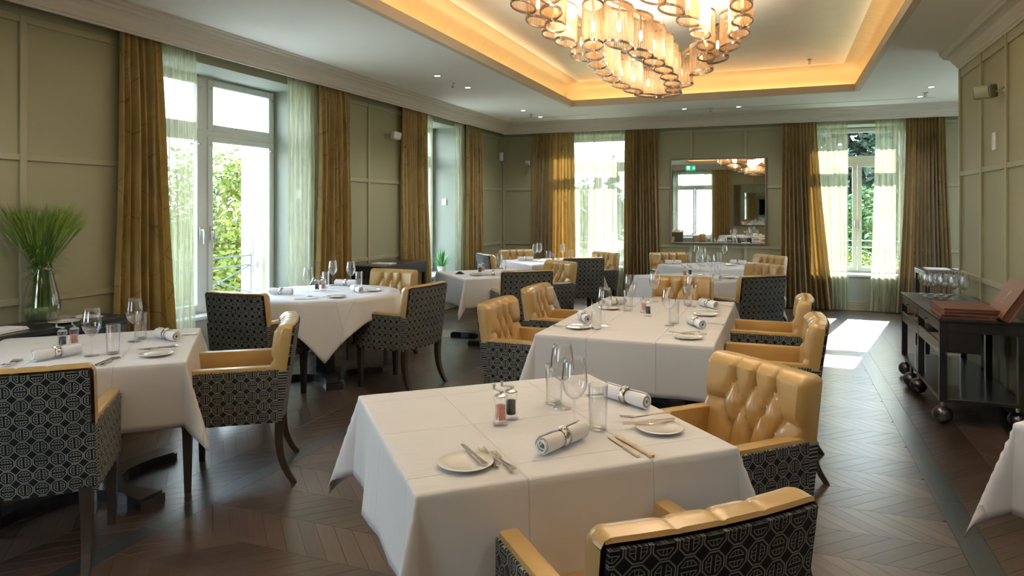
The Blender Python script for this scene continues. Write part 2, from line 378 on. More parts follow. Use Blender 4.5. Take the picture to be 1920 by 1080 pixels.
def window(n, loc, rz, c, w, single_top, rec, wdepth=.46, open_white=True):
    """window_n: outer frame with sashes, top lights, sill and apron; local y outwards"""
    x0, x1 = c-w/2, c+w/2; zs, zt = .53, OPEN_Z
    y0, y1 = wdepth, wdepth+.07
    f = MB(); fw = .055
    f.rbox(x0, x0+fw, y0, y1, zs, zt, .004, 1); f.rbox(x1-fw, x1, y0, y1, zs, zt, .004, 1)
    f.rbox(x0+fw, x1-fw, y0, y1, zs, zs+.04, .004, 1); f.rbox(x0+fw, x1-fw, y0, y1, zt-.04, zt, .004, 1)
    f.rbox(x0+fw, x1-fw, y0-.008, y1, 2.17, 2.25, .006, 1)
    if not single_top: f.rbox(c-.04, c+.04, y0, y1, zs+.04, zt-.04, .004, 1)
    o = struct('window_%d' % n, f, M['white']); o.location = loc; o.rotation_euler = (0, 0, rz)
    def leaf(a, b, za, zb, name, t=.065):
        m = MB(); d0, d1 = y0-.018, y0+.035
        m.rbox(a, a+t, d0, d1, za, zb, .006, 1); m.rbox(b-t, b, d0, d1, za, zb, .006, 1)
        m.rbox(a+t, b-t, d0, d1, za, za+t, .006, 1); m.rbox(a+t, b-t, d0, d1, zb-t, zb, .006, 1)
        s = m.ob(name, M['white'], o)
        MB().box(a+t-.004, b-t+.004, y0+.008, y0+.014, za+t-.004, zb-t+.004).ob('pane', M['pane'], s)
        for hz in (za+.04, zb-.1):
            hm = MB()
            for hx in (a+.012, b-.052): hm.rbox(hx, hx+.04, d0-.010, d0+.002, hz, hz+.016, .003, 1)
        hm.ob('hinge_plate', M['steel'], s)
        return s, d0
    g = .035 if not single_top else .004
    for k, (a, b) in enumerate(((x0+.035, c-g), (c+g, x1-.035))):
        s, d0 = leaf(a, b, zs+.02, 2.19, 'sash', .06)
        hx = (b-.03) if k == 0 else (a+.03)
        hb = MB().rbox(hx-.014, hx+.014, d0-.012, d0+.001, 1.20, 1.33, .005, 2)
        hb.tube([(hx, d0-.01, 1.30), (hx, d0-.045, 1.30)], .008, 8); hb.rbox(hx-.009, hx+.009, d0-.056, d0-.038, 1.17, 1.31, .006, 2)
        hb.ob('handle', M['steel'], s, smooth=True)
    if single_top: leaf(x0+.035, x1-.035, 2.23, zt-.02, 'top_light')
    else:
        leaf(x0+.035, c-g, 2.23, zt-.02, 'top_light'); leaf(c+g, x1-.035, 2.23, zt-.02, 'top_light')
    MB().rbox(x0+.002, x1-.002, rec-.02, y1, .495, .53, .008, 2).ob('sill', M['white'], o)
    ap = MB().box(x0, x1, rec, WT, -.05, .495); ap.ob('apron', M['reveal'], o)
    ab = MB(); ab.rbox(x0+.002, x1-.002, rec-.016, rec, .0, .10, .003, 1); ab.rbox(x0+.002, x1-.002, rec-.01, rec, .10, .13, .003, 1); ab.ob('apron_base', M['batten'], o)
    rv = MB(); rv.box(x0+.0005, x0+.008, .004, wdepth, .495 if rec < .1 else 0, OPEN_Z-.001); rv.box(x1-.008, x1-.0005, .004, wdepth, .495 if rec < .1 else 0, OPEN_Z-.001)
    rv.box(x0+.008, x1-.008, .004, wdepth, OPEN_Z-.008, OPEN_Z-.001)
    rv.ob('reveal_lining', M['reveal'], o)
    d = bpy.data.lights.new('window_portal', 'AREA'); p = bpy.data.objects.new('window_portal', d); COL.objects.link(p)
    d.shape = 'RECTANGLE'; d.size = w; d.size_y = zt-zs; d.cycles.is_portal = True
    Mz = Matrix.Translation(loc) @ Matrix.Rotation(rz, 4, 'Z')
    p.matrix_world = Mz @ Matrix.Translation((c, y1+.03, (zs+zt)/2)) @ Matrix.Rotation(radians(-90), 4, 'X')
    return o

# left wall, local x = world Y
LW = [(1.0-.65, 1.0+.65), (4.955-.96, 4.955+.96), (8.87-.65, 8.87+.65)]
o, bt, sp = wall('wall_left', (XL, 0, 0), pi/2, YR-.6, YB, LW)
rails(bt, [(max(a, YR), b) for a, b in sp])
for y in (2.97, 6.98, 10.33, 11.15, 2.0, 7.9, 6.2): bt(y, y+.045, .135, 2.75, .020)
window(1, (XL, 0, 0), pi/2, 4.955, 1.92, False, .30)
window(2, (XL, 0, 0), pi/2, 8.87, 1.30, True, .05)
window(5, (XL, 0, 0), pi/2, 1.0, 1.30, True, .05)
o, bt, sp = wall('wall_back', (0, YB, 0), 0, XL-.6, XR+.6, [(-3.58, -2.28), (.43, 1.76)])
rails(bt, [(XL, -3.58), (-2.28, .43), (1.76, XR)])
for x in (-4.53, -1.335, -.515, -2.1, .25, 2.0, 2.5): bt(x, x+.045, .135, 2.75, .020)
window(3, (0, YB, 0), 0, -2.93, 1.30, True, .05)
window(4, (0, YB, 0), 0, 1.095, 1.33, True, .05)
o, bt, sp = wall('wall_rear', (0, YR, 0), pi, -XR-.6, -XL+.6, [(2.05, 3.35)])
rails(bt, [(-XR, 2.05), (3.35, -XL)])
for x in (.8, 1.4, -.1, -1.0, 4.0): bt(x, x+.045, .135, 2.75, .020)
window(6, (0, YR, 0), pi, 2.7, 1.30, True, .05)
# right wall: a panelled pier line at X 1.58 that ends in a corner, with a bay behind it and one in front
YE0, YE1 = 4.9, 7.53
mb = MB().box(XW, XR+.6, YE0, YE1, -.1, 3.4)
wr = struct('wall_right', mb, M['wall'])
def rb(y0, y1, z0, z1, d=.016): MB().rbox(XW-d, XW+.002, y0, y1, z0, z1, .003, 1).ob('batten', M['batten'], wr)
for y in (7.485, 6.755, 6.075, 5.40): rb(y, y+.045 if y < 7.4 else YE1, .135, 2.80, .020)
for z0, z1, d in ((.88, .925, .014), (1.80, 1.845, .014), (2.72, 2.80, .012), (0, .10, .02), (.10, .135, .012)): rb(YE0, YE1, z0, z1, d)
for z0, z1, d in ((.88, .925, .014), (1.80, 1.845, .014), (0, .10, .02)):
    MB().rbox(XW, XR, YE1-.002, YE1+d, z0, z1, .003, 1).ob('batten', M['batten'], wr)
o, bt, sp = wall('wall_bay', (XR, 0, 0), -pi/2, -(YB+.6), -YR+.6, [(-10.3, -8.3)])
rails(bt, [(-YB, -10.3), (-8.3, -YE1), (-YE0, -YR)])
window(7, (XR, 0, 0), -pi/2, -9.3, 2.0, False, .05)

# ceiling with the coved tray
TX0, TX1, TY0, TY1 = -2.77, .874, -.6, 9.48
mb = MB()
def slab(x0, x1, y0, y1): mb.box(x0, x1, y0, y1, H, H+.03)
slab(XL, TX0, YR, YB); slab(TX1, XR, YR, YB); slab(TX0, TX1, YR, TY0); slab(TX0, TX1, TY1, YB)
mb.box(XL-.6, XR+.6, YR-.6, YB+.6, 3.40, 3.5)
ceil = struct('ceiling', mb, M['ceil'])
mb = MB(); t = .05; e_ = .006
for x0, x1, y0, y1 in ((TX0-t, TX0+e_, TY0-t, TY1+t), (TX1-e_, TX1+t, TY0-t, TY1+t), (TX0+e_, TX1-e_, TY0-t, TY0+e_), (TX0+e_, TX1-e_, TY1-e_, TY1+t)): mb.box(x0, x1, y0, y1, H-.004, H+.085)
struct('trim_1', mb, M['fascia'])
# cove: wall of the light trough curving into the tray panel
o_, a_ = .15, .30
cx0, cx1, cy0, cy1 = TX0-o_, TX1+o_, TY0-o_, TY1+o_
prof = [(0, H+.03), (0, 3.05)] + [(a_*(1-cos(q*pi/2/10)), 3.05+.23*sin(q*pi/2/10)) for q in range(1, 11)]
vs_, fs_ = [], []
for d, z in prof: vs_ += [(cx0+d, cy0+d, z), (cx1-d, cy0+d, z), (cx1-d, cy1-d, z), (cx0+d, cy1-d, z)]
for i in range(len(prof)-1):
    for k in range(4): fs_.append((i*4+k, i*4+(k+1) % 4, i*4+4+(k+1) % 4, i*4+4+k))
me = pyd(vs_, fs_, True)
try: me.set_sharp_from_angle(angle=radians(30))
except Exception: pass
cv = mk('trim_2', me, M['goldp'], kind='structure'); cv.data.update()
tp = MB().box(cx0+a_-.01, cx1-a_+.01, cy0+a_-.01, cy1-a_+.01, 3.279, 3.30).ob('tray_panel', M['tray'], ceil)
for x0, x1, y0, y1 in ((TX0-.11, TX0-.09, TY0, TY1), (TX1+.09, TX1+.11, TY0, TY1), (TX0, TX1, TY1+.09, TY1+.11), (TX0, TX1, TY0-.11, TY0-.09)):
    MB().box(x0, x1, y0, y1, H+.032, H+.05).ob('led_strip', M['led'], ceil)
# cornices
def sweep(prof, p0, p1, nrm, mit0=0, mit1=0):
    p0, p1, nrm = Vector(p0), Vector(p1), Vector(nrm); d = (p1-p0).normalized(); vs = []; n = len(prof)
    for e, (p, mi) in enumerate(((p0, mit0), (p1, mit1))):
        for off, z in prof:
            q = p+nrm*off+d*off*mi; vs.append((q.x, q.y, z))
    fs = [(i, (i+1) % n, n+(i+1) % n, n+i) for i in range(n)]+[tuple(range(n))[::-1], tuple(range(n, 2*n))]
    return vs, fs
CP = [(.135, H+.01), (.135, 2.775), (.152, 2.775), (.155, 2.79), (.17, 2.795), (.172, 2.825), (.185, 2.84), (.195, 2.87), (.225, 2.895), (.24, 2.90), (.245, 2.92), (.275, 2.93), (.28, 2.945), (.30, 2.947), (.305, H+.01)]
struct('trim_3', MB().add(*sweep(CP, (XL, YR, 0), (XL, YB, 0), (1, 0, 0), 1, -1)), M['cornice'])
struct('trim_4', MB().add(*sweep(CP, (XL, YB, 0), (XR, YB, 0), (0, -1, 0), 1, 0)), M['cornice'])
struct('trim_5', MB().add(*sweep(CP, (XR, YR, 0), (XL, YR, 0), (0, 1, 0), 0, -1)), M['cornice'])
CR = [(0, H+.01), (0, 2.80), (.018, 2.80), (.022, 2.815), (.035, 2.82), (.04, 2.835), (.06, 2.85), (.085, 2.885), (.12, 2.90), (.15, 2.905), (.155, 2.92), (.175, 2.93), (.18, H+.01)]
struct('trim_6', MB().add(*sweep(CR, (XW, YE0, 0), (XW, YE1, 0), (-1, 0, 0))), M['cornice'])
# curtain tracks in the gap behind the cornice
for n, b in ((7, (XL+.05, XL+.11, YR, YB-.05, 2.90, H)), (8, (XL+.12, XR, YB-.11, YB-.05, 2.90, H)), (9, (XL+.12, XR, YR+.05, YR+.11, 2.90, H))):
    struct('trim_%d' % n, MB().box(*b), M['white'])

# floor and its chevron parquet
floor = struct('floor', MB().box(XL-.6, XR+.6, YR-.6, YB+.6, -.12, -.006), M['leg'])
P, PW = .275, .105
def clipx(poly, x0, x1, ax=0):
    for lim, sg in ((x0, 1), (x1, -1)):
        out = []
        for i in range(len(poly)):
            a, b = poly[i], poly[(i+1) % len(poly)]; da, db = (a[ax]-lim)*sg, (b[ax]-lim)*sg
            if da >= 0: out.append(a)
            if (da >= 0) != (db >= 0):
                t = da/(da-db); out.append((a[0]+(b[0]-a[0])*t, a[1]+(b[1]-a[1])*t))
        poly = out
        if len(poly) < 3: return None
    return poly
def area(p): return .5*sum(p[i][0]*p[(i+1) % len(p)][1]-p[(i+1) % len(p)][0]*p[i][1] for i in range(len(p)))
def plank_geo(poly, mb):
    if area(poly) < 0: poly = poly[::-1]
    c = (sum(p[0] for p in poly)/len(poly), sum(p[1] for p in poly)/len(poly))
    def ins(d):
        out = []; n = len(poly)
        for i in range(n):
            a, b, e = Vector(poly[i-1]), Vector(poly[i]), Vector(poly[(i+1) % n])
            u = (b-a).normalized(); v = (e-b).normalized(); n1 = Vector((-u.y, u.x)); n2 = Vector((-v.y, v.x))
            k = n1+n2; k = k/max(.25, k.dot(n1)) if k.length > 1e-6 else n1; out.append(b+k*d)
        return out
    lo, hi = ins(.0004), ins(.0010); n = len(poly)
    vs = [(p.x, p.y, -.0065) for p in lo]+[(p.x, p.y, -.0014) for p in lo]+[(p.x, p.y, 0) for p in hi]
    fs = [(i, (i+1) % n, n+(i+1) % n, n+i) for i in range(n)]+[(n+i, n+(i+1) % n, 2*n+(i+1) % n, 2*n+i) for i in range(n)]+[tuple(range(2*n, 3*n))]
    mb.add(vs, fs)
planks = []                                  # (polygon, slant)
def clean(p):
    q = []
    for a in p:
        if not q or hypot(a[0]-q[-1][0], a[1]-q[-1][1]) > .004: q.append(a)
    if len(q) > 2 and hypot(q[0][0]-q[-1][0], q[0][1]-q[-1][1]) < .004: q.pop()
    return q
ybeg = 2.72-P*14
j = 0
while ybeg+j*P < YB:
    y0 = ybeg+j*P; y1 = min(YB, y0+P); sl = -1 if (j-13) % 2 == 0 else 1
    sh = P if sl > 0 else -P
    x = -2.68-P-.1
    while x < .745+P:
        f = (y1-y0)/P; poly = [(x, y0), (x+PW, y0), (x+PW+sh*f, y1), (x+sh*f, y1)]
        poly = clipx(poly, -2.68, .745)
        if poly and len(clean(poly)) > 2 and abs(area(clean(poly))) > 4e-4: planks.append((clean(poly), sl))
        x += PW
    j += 1
for X0, X1, base, sgn in ((XL, -2.80, -2.80, -1), (.865, XR, .865, 1)):
    k = 0
    while True:
        xa = base+sgn*k*P; xb = xa+sgn*P; xa, xb = min(xa, xb), max(xa, xb)
        if xb <= X0+.01 or xa >= X1-.01: break
        sl = 1 if k % 2 == 0 else -1; sh = P*sl; y = YR-P
        while y < YB+P:
            poly = [(xa, y), (xb, y+sh), (xb, y+sh+PW), (xa, y+PW)]
            poly = clipx(poly, max(X0, xa), min(X1, xb)); poly = poly and clipx(poly, YR, YB, 1)
            if poly and (sgn < 0 or max(p[0] for p in poly) < XW+.0 or not (YE0 < y < YE1)):
                poly = clean(poly)
                if len(poly) > 2 and abs(area(poly)) > 4e-4: planks.append((poly, sl))
            y += PW
        k += 1
def zdist(p):
    cx = sum(q[0] for q in p)/len(p); cy_ = sum(q[1] for q in p)/len(p)
    Z = cy_*cos(YAW)-cx*sin(YAW)*1.0; X = cx*cos(YAW)+cy_*sin(YAW)
    if Z < .3: return 99
    px = 960+1290*X/Z; py = 391+1290*1.5/Z
    hid = (770 < px < 1400 and py > 960) or (1010 < px < 1330 and 650 < py < 760) or (px < 160 and py > 700) or (px > 1740 and py < 760) or (640 < px < 1300 and 760 < py < 960)
    return Z if (-40 < px < 1960 and py < 1100 and not hid) else 99
order = sorted(range(len(planks)), key=lambda i: zdist(planks[i][0]))
near = set(order[:290]); cache = {}
rest = {1: MB(), -1: MB()}
for i, (poly, sl) in enumerate(planks):
    if i not in near: plank_geo(poly, rest[sl]); continue
    ox, oy = poly[0]; loc = [(x-ox, y-oy) for x, y in poly]; key = (sl, tuple((round(x, 3), round(y, 3)) for x, y in loc))
    if key not in cache:
        m_ = MB(); plank_geo(loc, m_); cache[key] = m_.mesh(fix=False); cache[key].materials.append(M['plank_a' if sl > 0 else 'plank_b'])
    q = bpy.data.objects.new('plank', cache[key]); COL.objects.link(q); q.parent = floor; q.location = (ox, oy, 0)
for sl in (1, -1):
    q = mk('plank_field', rest[sl].mesh(fix=False), M['plank_a' if sl > 0 else 'plank_b'], floor); q['kind'] = 'stuff'
for xa in (-2.80, .745):
    y = YR; k = 0
    while y < YB:
        y1 = min(YB, y+1.7+.3*(k % 2)); m_ = MB(); plank_geo([(xa, y), (xa+.12, y), (xa+.12, y1), (xa, y1)], m_)
        q = mk('border_plank', m_.mesh(fix=False), M['strip'], floor); y = y1; k += 1

# ceiling fittings
def downlight(x, y, label, z=H):
    o = emp('downlight', label, 'ceiling light', (x, y, z), 0, 'recessed downlights in the ceiling')
    MB().lathe([(.034, .001), (.034, -.004), (.048, -.006), (.052, -.001), (.052, .001)], 20).ob('trim_ring', M['white'], o, True)
    MB().lathe([(0, -.001), (.033, -.001)], 16).ob('lens', M['spotlens'], o)
    lamp('SPOT', 'downlight_lamp', (x, y, z-.02), 16, (1, .96, .92), spot_size=radians(120), spot_blend=.7, shadow_soft_size=.04)
for x, y, lb in ((*(-3.508, 6.751), 'small round downlight nearest the first left window'), (*(-3.506, 7.538), 'small round downlight beyond the first left sprinkler'),
                 (*(-3.557, 9.599), 'small round downlight near the back left corner, nearer of two'), (*(-3.552, 10.368), 'small round downlight in the back left corner, farther of two'),
                 (*(1.695, 9.523), 'small round downlight nearer the right wall corner'), (*(1.704, 10.287), 'small round downlight over the far right curtain'),
                 (*(-0.549, 10.368), 'small round downlight above the right end of the mirror'), (*(-1.302, 10.301), 'small round downlight above the left end of the mirror')):
    downlight(x, y, lb)
for x, y, lb in ((-3.66, 2.4, 'over the left table'), (-3.66, 1.2, 'by the near left window'), (-3.66, -.2, 'in the rear left corner'), (1.22, 4.4, 'in front of the right wall'), (1.22, 3.0, 'above the cropped right table'), (2.4, 3.2, 'in the near bay, farther one'),
                 (1.22, 1.4, 'right of the camera'), (2.4, 1.6, 'in the near bay, nearer one')):
    downlight(x, y, 'small round downlight '+lb)
def sprinkler(x, y, z, lb):
    o = emp('sprinkler', lb, 'sprinkler', (x, y, z), 0, None)
    MB().lathe([(0, 0), (.032, 0), (.034, -.004), (.012, -.010), (.008, -.03), (.0, -.03)], 14).ob('rosette', M['steel'], o, True)
    m_ = MB(); m_.tube([(.008, 0, -.02), (.014, 0, -.034), (.004, 0, -.048)], .0025, 5); m_.tube([(-.008, 0, -.02), (-.014, 0, -.034), (-.004, 0, -.048)], .0025, 5)
    m_.lathe([(0, -.048), (.016, -.050), (.016, -.052), (0, -.052)], 12); m_.ob('deflector', M['black'], o)
for x, y, z, lb in ((*(-3.549, 7.219), H, 'sprinkler between the two downlights near the first left window'), (*(-3.582, 10.024), H, 'sprinkler in the back left corner of the ceiling'),
                    (*(0.333, 8.956), 3.279, 'sprinkler inside the gold ceiling tray'), (*(1.712, 9.979), H, 'sprinkler between downlights at the far right'), (*(-0.934, 10.387), H, 'sprinkler above the mirror')):
    sprinkler(x, y, z, lb)
def vent(x0, x1, y, lb):
    o = emp('air_slot', lb, 'vent', ((x0+x1)/2, y, H)); w = (x1-x0)/2
    m_ = MB().box(-w, w, -.016, -.008, -.003, .002).box(-w, w, .008, .016, -.003, .002); m_.ob('flange', M['white'], o)
    MB().box(-w, w, -.008, .008, -.0015, .001).ob('slot', M['black'], o)
vent(-4.1, -2.75, 10.42, 'thin slot diffuser in the ceiling at the back left'); vent(-1.6, 1.9, 10.42, 'long thin slot diffuser in the ceiling before the mirror')

# exit sign over the near left, seen only in the mirror
o = emp('exit_sign', 'green emergency exit sign with running man and arrow, reflected in the mirror', 'sign', (-2.55, .65, H))
MB().box(-.15, .15, -.012, .012, -.30, -.14).ob('panel', M['exit_green'], o)
m_ = MB().box(-.10, -.095, -.003, .003, -.14, .0).box(.095, .10, -.003, .003, -.14, .0); m_.ob('hanger', M['steel'], o)
for s_ in (1, -1):
    m_ = MB(); T = Matrix.Translation((0, .0125*s_, -.22)) @ Matrix.Rotation(radians(90), 4, 'X') @ Matrix.Scale(-s_, 4, (1, 0, 0))
    m_.prism([(-.125, .01), (-.098, .01), (-.098, .05), (-.082, .05), (-.082, .01), (-.055, .01), (-.09, -.045)], -.0008, .0008, T)
    fr = [(.03, -.055), (.03, .055), (.11, .055), (.11, -.055), (.098, -.055), (.098, .043), (.042, .043), (.042, -.055)]
    m_.prism(fr, -.0008, .0008, T)
    m_.prism([(.066+.011*cos(q*pi/4), .028+.011*sin(q*pi/4)) for q in range(8)], -.0009, .0009, T)
    m_.prism([(.056, .012), (.078, .015), (.083, -.005), (.092, -.03), (.083, -.033), (.070, -.012), (.056, -.040), (.046, -.036), (.060, -.008), (.050, -.003), (.044, .006)], -.0009, .0009, T)
    m_.ob('pictogram', M['exit_white'], o)

# ------------------------------------------------------------------ outdoors
out = struct('ground', MB().box(-70, 70, -40, 90, -1.6, -1.5), M['grass'])
struct('bounce_ground', MB().box(-12, -5.2, -6, 15, -1.5, -1.46).box(-5.2, 4.2, 11.9, 15, -1.5, -1.46).box(4.2, 9, -6, 15, -1.5, -1.46), M['bounce_ground'])  # unseen pale ground, added to bounce sunlight up through the windows
def tree(name, label, x, y, z0, zc, rx, rz_, n, m, leaf, cat='tree', trunk=True, cone=False):
    o = emp(name, label, cat, (x, y, z0), 0, 'trees outside the windows')
    rr = random.Random(int(x*100+y*10)); cz = zc-z0
    if trunk:
        t_ = MB().tube([(0, 0, 0), (.05, .03, cz*.5), (0, 0, cz+rz_*.5)], [rx*.09, rx*.06, rx*.02], 8)
        for k in range(7):
            a = rr.uniform(0, 2*pi); h = cz*.6+rr.uniform(0, rz_); t_.tube([(0, 0, h*.8), (cos(a)*rx*.4, sin(a)*rx*.4, h+.1*rz_), (cos(a)*rx*.75, sin(a)*rx*.75, h+.3*rz_)], [rx*.03, rx*.02, rx*.006], 5)
        t_.ob('trunk', M['trunk'], o)
    vs = []; fs = []; cl = []
    for k in range(60):
        a = rr.uniform(0, 2*pi); e = rr.uniform(-1, 1); q = rr.random()**.33*.85
        if cone: hh = (e+1)/2; cl.append((cos(a)*rx*(1-hh*.92)*rr.uniform(.5, 1), sin(a)*rx*(1-hh*.92)*rr.uniform(.5, 1), cz+rz_*(2*hh-1), (1-hh*.7)))
        else: cl.append((cos(a)*sqrt(1-e*e)*rx*q, sin(a)*sqrt(1-e*e)*rx*q, cz+e*rz_*q, 1))
    for k in range(n):
        c = rr.choice(cl); s_ = .26*rx*c[3]
        p = Vector((c[0]+rr.gauss(0, s_*.6), c[1]+rr.gauss(0, s_*.6), c[2]+rr.gauss(0, s_*.5)))
        u = Vector((rr.gauss(0, 1), rr.gauss(0, 1), rr.gauss(0, .6))).normalized(); w = u.cross(Vector((rr.gauss(0, 1), rr.gauss(0, 1), rr.gauss(0, 1)))).normalized()
        L = leaf*rr.uniform(.6, 1.3); i = len(vs)
        vs += [p-u*L, p+w*L*.45, p+u*L, p-w*L*.45]; fs.append((i, i+1, i+2, i+3))
    f = mk('foliage', pyd(vs, fs), m, o); f['kind'] = 'stuff'
    return o
G0 = -1.5
tree('leafy_tree', 'yellow green leafy tree filling the first left window', -9.2, 9.3, G0, 1.1, 1.35, 1.6, 9000, M['leaf'], .065)
tree('leafy_tree', 'yellow green bush low outside the first left window', -12.6, 12.5, G0, .2, 1.8, 1.6, 5000, M['leaf'], .09)
tree('conifer_tree', 'dark conifer seen through the left pane of the right back window', .35, 22.5, G0, 1.9, 2.2, 3.3, 9000, M['leaf3'], .13, cone=True)
tree('conifer_tree', 'tall dark conifer with its crown in the top light of the right back window', 2.6, 26, G0, 3.0, 3.0, 3.2, 11000, M['leaf3'], .15)
tree('leafy_tree', 'bright green tree seen through the right pane of the right back window', 1.95, 20.0, G0, .6, 1.3, 1.5, 9000, M['leaf2'], .08)
tree('leafy_tree', 'pale green shrub low outside the right back window', 1.8, 17.5, G0, -.4, 1.0, 1.0, 5000, M['leaf'], .06)
tree('leafy_tree', 'broad dark tree behind the conifers on the right', 5.5, 30, G0, 2.6, 4.0, 3.2, 9000, M['leaf2'], .16)
for k, (x, y, zc, lb) in enumerate(((-13, 48, 1.2, 'leftmost'), (-8.5, 50, .9, 'middle'), (-3.5, 47, 1.3, 'rightmost'))):
    tree('leafy_tree', lb+' of the distant trees behind the left back window', x, y, G0, zc, 3.2, 2.2, 5000, M['leaf2'], .2)
tree('leafy_tree', 'small pointed tree above the distant trees in the left back window', -10.3, 45, G0, 2.6, .9, 2.4, 3500, M['leaf3'], .13, cone=True)
tree('leafy_tree', 'dark shrub outside the second left window', -9.5, 17.5, G0, .3, 1.6, 1.5, 4000, M['leaf2'], .09)
tree('leafy_tree', 'tree far outside the near left window', -10, 1.5, G0, .4, 2.0, 1.9, 4000, M['leaf2'], .09)
tree('leafy_tree', 'low shrub outside the rear window', -3.4, -9, G0, -.6, 1.6, 1.2, 3500, M['leaf2'], .09)
wg = struct('wall_exterior', MB().box(-5.86, -5.19, 6.34, 6.60, -1.5, 3.4), M['exterior'])
def railing(loc, rz, w, label):
    """local x along the wall, y outwards"""
    o = emp('balcony_railing', label, 'railing', loc, rz, 'iron railings outside the windows')
    b = MB(); h = w/2
    for z in (.60, .90, 1.0): b.tube([(-h, 0, z), (h, 0, z)], .009, 6)
    for x in (-h, 0, h): b.tube([(x, 0, .56), (x, 0, 1.03)], .010, 6)
    b.ob('frame', M['rail'], o)
    c = MB()
    for s_ in (-1, 1):
        a, e = (0, s_*h) if s_ > 0 else (-h, 0)
        c.tube([(a, 0, .60), (e, 0, .90)], .007, 5); c.tube([(a, 0, .90), (e, 0, .60)], .007, 5)
        c.tube([((a+e)/2, -.004, .732), ((a+e)/2, -.004, .768)], .022, 8)
    c.ob('cross_bars', M['rail'], o)
    d = MB()
    for x in (-h, h):
        for z in (.62, .90): d.tube([(x, 0, z), (x, -.085, z)], .009, 6); d.tube([(x, -.085, z-.03), (x, -.085, z+.03)], .014, 6)
        d.tube([(x, -.03, .80), (x, -.03, 1.22)], .007, 6)
    d.ob('wall_anchor', M['rail'], o)
railing((XL-.72, 4.955, 0), pi/2, 1.80, 'grey iron railing with crossed bars outside the first left window')
railing((-2.93, YB+.72, 0), 0, 1.25, 'grey iron railing outside the left back window')
railing((1.095, YB+.72, 0), 0, 1.28, 'grey iron railing with crossed bars outside the right back window')
railing((XL-.72, 8.87, 0), pi/2, 1.2, 'iron railing outside the second left window')

# ------------------------------------------------------------------ curtains
def curtain(name, label, a, b, nrm, ta, tb, ba, bb, pleats, m, amp=.035, z0=.015, z1=2.86, seed=1, cat='curtain', group=None):
    """hangs along a line from a to b; ta..tb fractions at the top, ba..bb at the hem"""
    a, b, nrm = Vector(a), Vector(b), Vector(nrm); rr = random.Random(seed)
    L = (b-a).length; d = (b-a)/L; nu = pleats*10; nv = 26
    ph = [rr.uniform(-.5, .5) for _ in range(pleats+2)]; am = [rr.uniform(.6, 1.25) for _ in range(pleats+2)]
    vs = []; fs = []; uv = []
    for j in range(nv+1):
        v = j/nv; z = z1+(z0-z1)*v; top = exp(-v*14)
        for i in range(nu+1):
            u = i/nu; k = u*pleats; ki = int(k); fr = k-ki
            pa = am[ki]*(1-fr)+am[ki+1]*fr; pp = ph[ki]*(1-fr)+ph[ki+1]*fr
            wv = sin(2*pi*(k)+pp*(v*1.7)); wv2 = sin(4*pi*k+pp*5+v*2)*.30+.25*sin(2*pi*k*.5+seed+v*1.3)
            A = amp*(.5+.6*min(1, v*1.3))*pa
            f0 = ta+(ba-ta)*v**1.4; f1 = tb+(bb-tb)*v**1.4
            s_ = f0+(f1-f0)*(u+.18*sin(2*pi*k*1.0+pi/2)/pleats*(1-top)*.8)
            off = A*(wv+wv2)*(1-.55*top)+.006*sin(v*9+pp*7+u*11)
            p = a+d*(s_*L)+nrm*off; vs.append((p.x, p.y, z+ (.004*sin(k*6.28) if j == nv else 0))); uv.append((u*pleats*.21, (1-v)*2.8))
    for j in range(nv):
        for i in range(nu): fs.append((j*(nu+1)+i, j*(nu+1)+i+1, (j+1)*(nu+1)+i+1, (j+1)*(nu+1)+i))
    me = pyd(vs, fs, True); ul = me.uv_layers.new(name='UVMap')
    for lp in me.loops: ul.data[lp.index].uv = uv[lp.vertex_index]
    o = mk(name, me, m); tag(o, label, cat, group); return o
cx = XL+.075
CG = 'gold silk curtains'; SG = 'sheer sage voile curtains'
def lcur(name, lb, y0, y1, y0b, y1b, pl, m, sd, amp=.032, off=0, g=CG):
    return curtain(name, lb, (cx+off, 0, 0), (cx+off, 1, 0), (1, 0, 0), y0, y1, y0b, y1b, pl, m, amp, seed=sd, group=g)
lcur('silk_curtain', 'gold patterned silk curtain beside the vase, nearest on the left wall', 3.64, 3.99, 3.56, 4.13, 6, M['silk'], 1, .064)
lcur('sheer_curtain', 'sheer sage curtain at the near side of the first left window', 3.92, 4.37, 4.04, 4.34, 6, M['sheer'], 2, .02, -.035, SG)
lcur('sheer_curtain', 'sheer sage curtain at the far side of the first left window', 5.52, 6.1, 5.52, 6.1, 8, M['sheer'], 3, .02, -.035, SG)
lcur('silk_curtain', 'gold silk curtain on the far side of the first left window', 5.98, 6.52, 5.92, 6.56, 9, M['silk'], 4, .064)
lcur('silk_curtain', 'gold silk curtain on the near side of the second left window', 7.66, 8.32, 7.64, 8.40, 10, M['silk'], 5, .064)
lcur('sheer_curtain', 'narrow sheer sage curtain at the near side of the second left window', 8.32, 8.56, 8.34, 8.52, 3, M['sheer'], 6, .02, -.035, SG)
lcur('sheer_curtain', 'sheer sage curtain at the far side of the second left window', 9.26, 9.66, 9.26, 9.66, 5, M['sheer'], 7, .02, -.035, SG)
lcur('silk_curtain', 'gold silk curtain nearest the back left corner', 9.60, 10.16, 9.56, 10.20, 9, M['silk'], 8, .064)
lcur('silk_curtain', 'gold silk curtain beside the near left window outside the picture', 1.9, 2.4, 1.88, 2.45, 8, M['silk'], 9, .064)
cyb = YB-.075
def bcur(name, lb, x0, x1, x0b, x1b, pl, m, sd, amp=.032, off=0, g=CG):
    return curtain(name, lb, (0, cyb+off, 0), (1, cyb+off, 0), (0, -1, 0), x0, x1, x0b, x1b, pl, m, amp, seed=sd, group=g)
bcur('silk_curtain', 'gold silk curtain left of the left back window', -3.94, -3.22, -4.02, -3.20, 12, M['silk'], 11, .064)
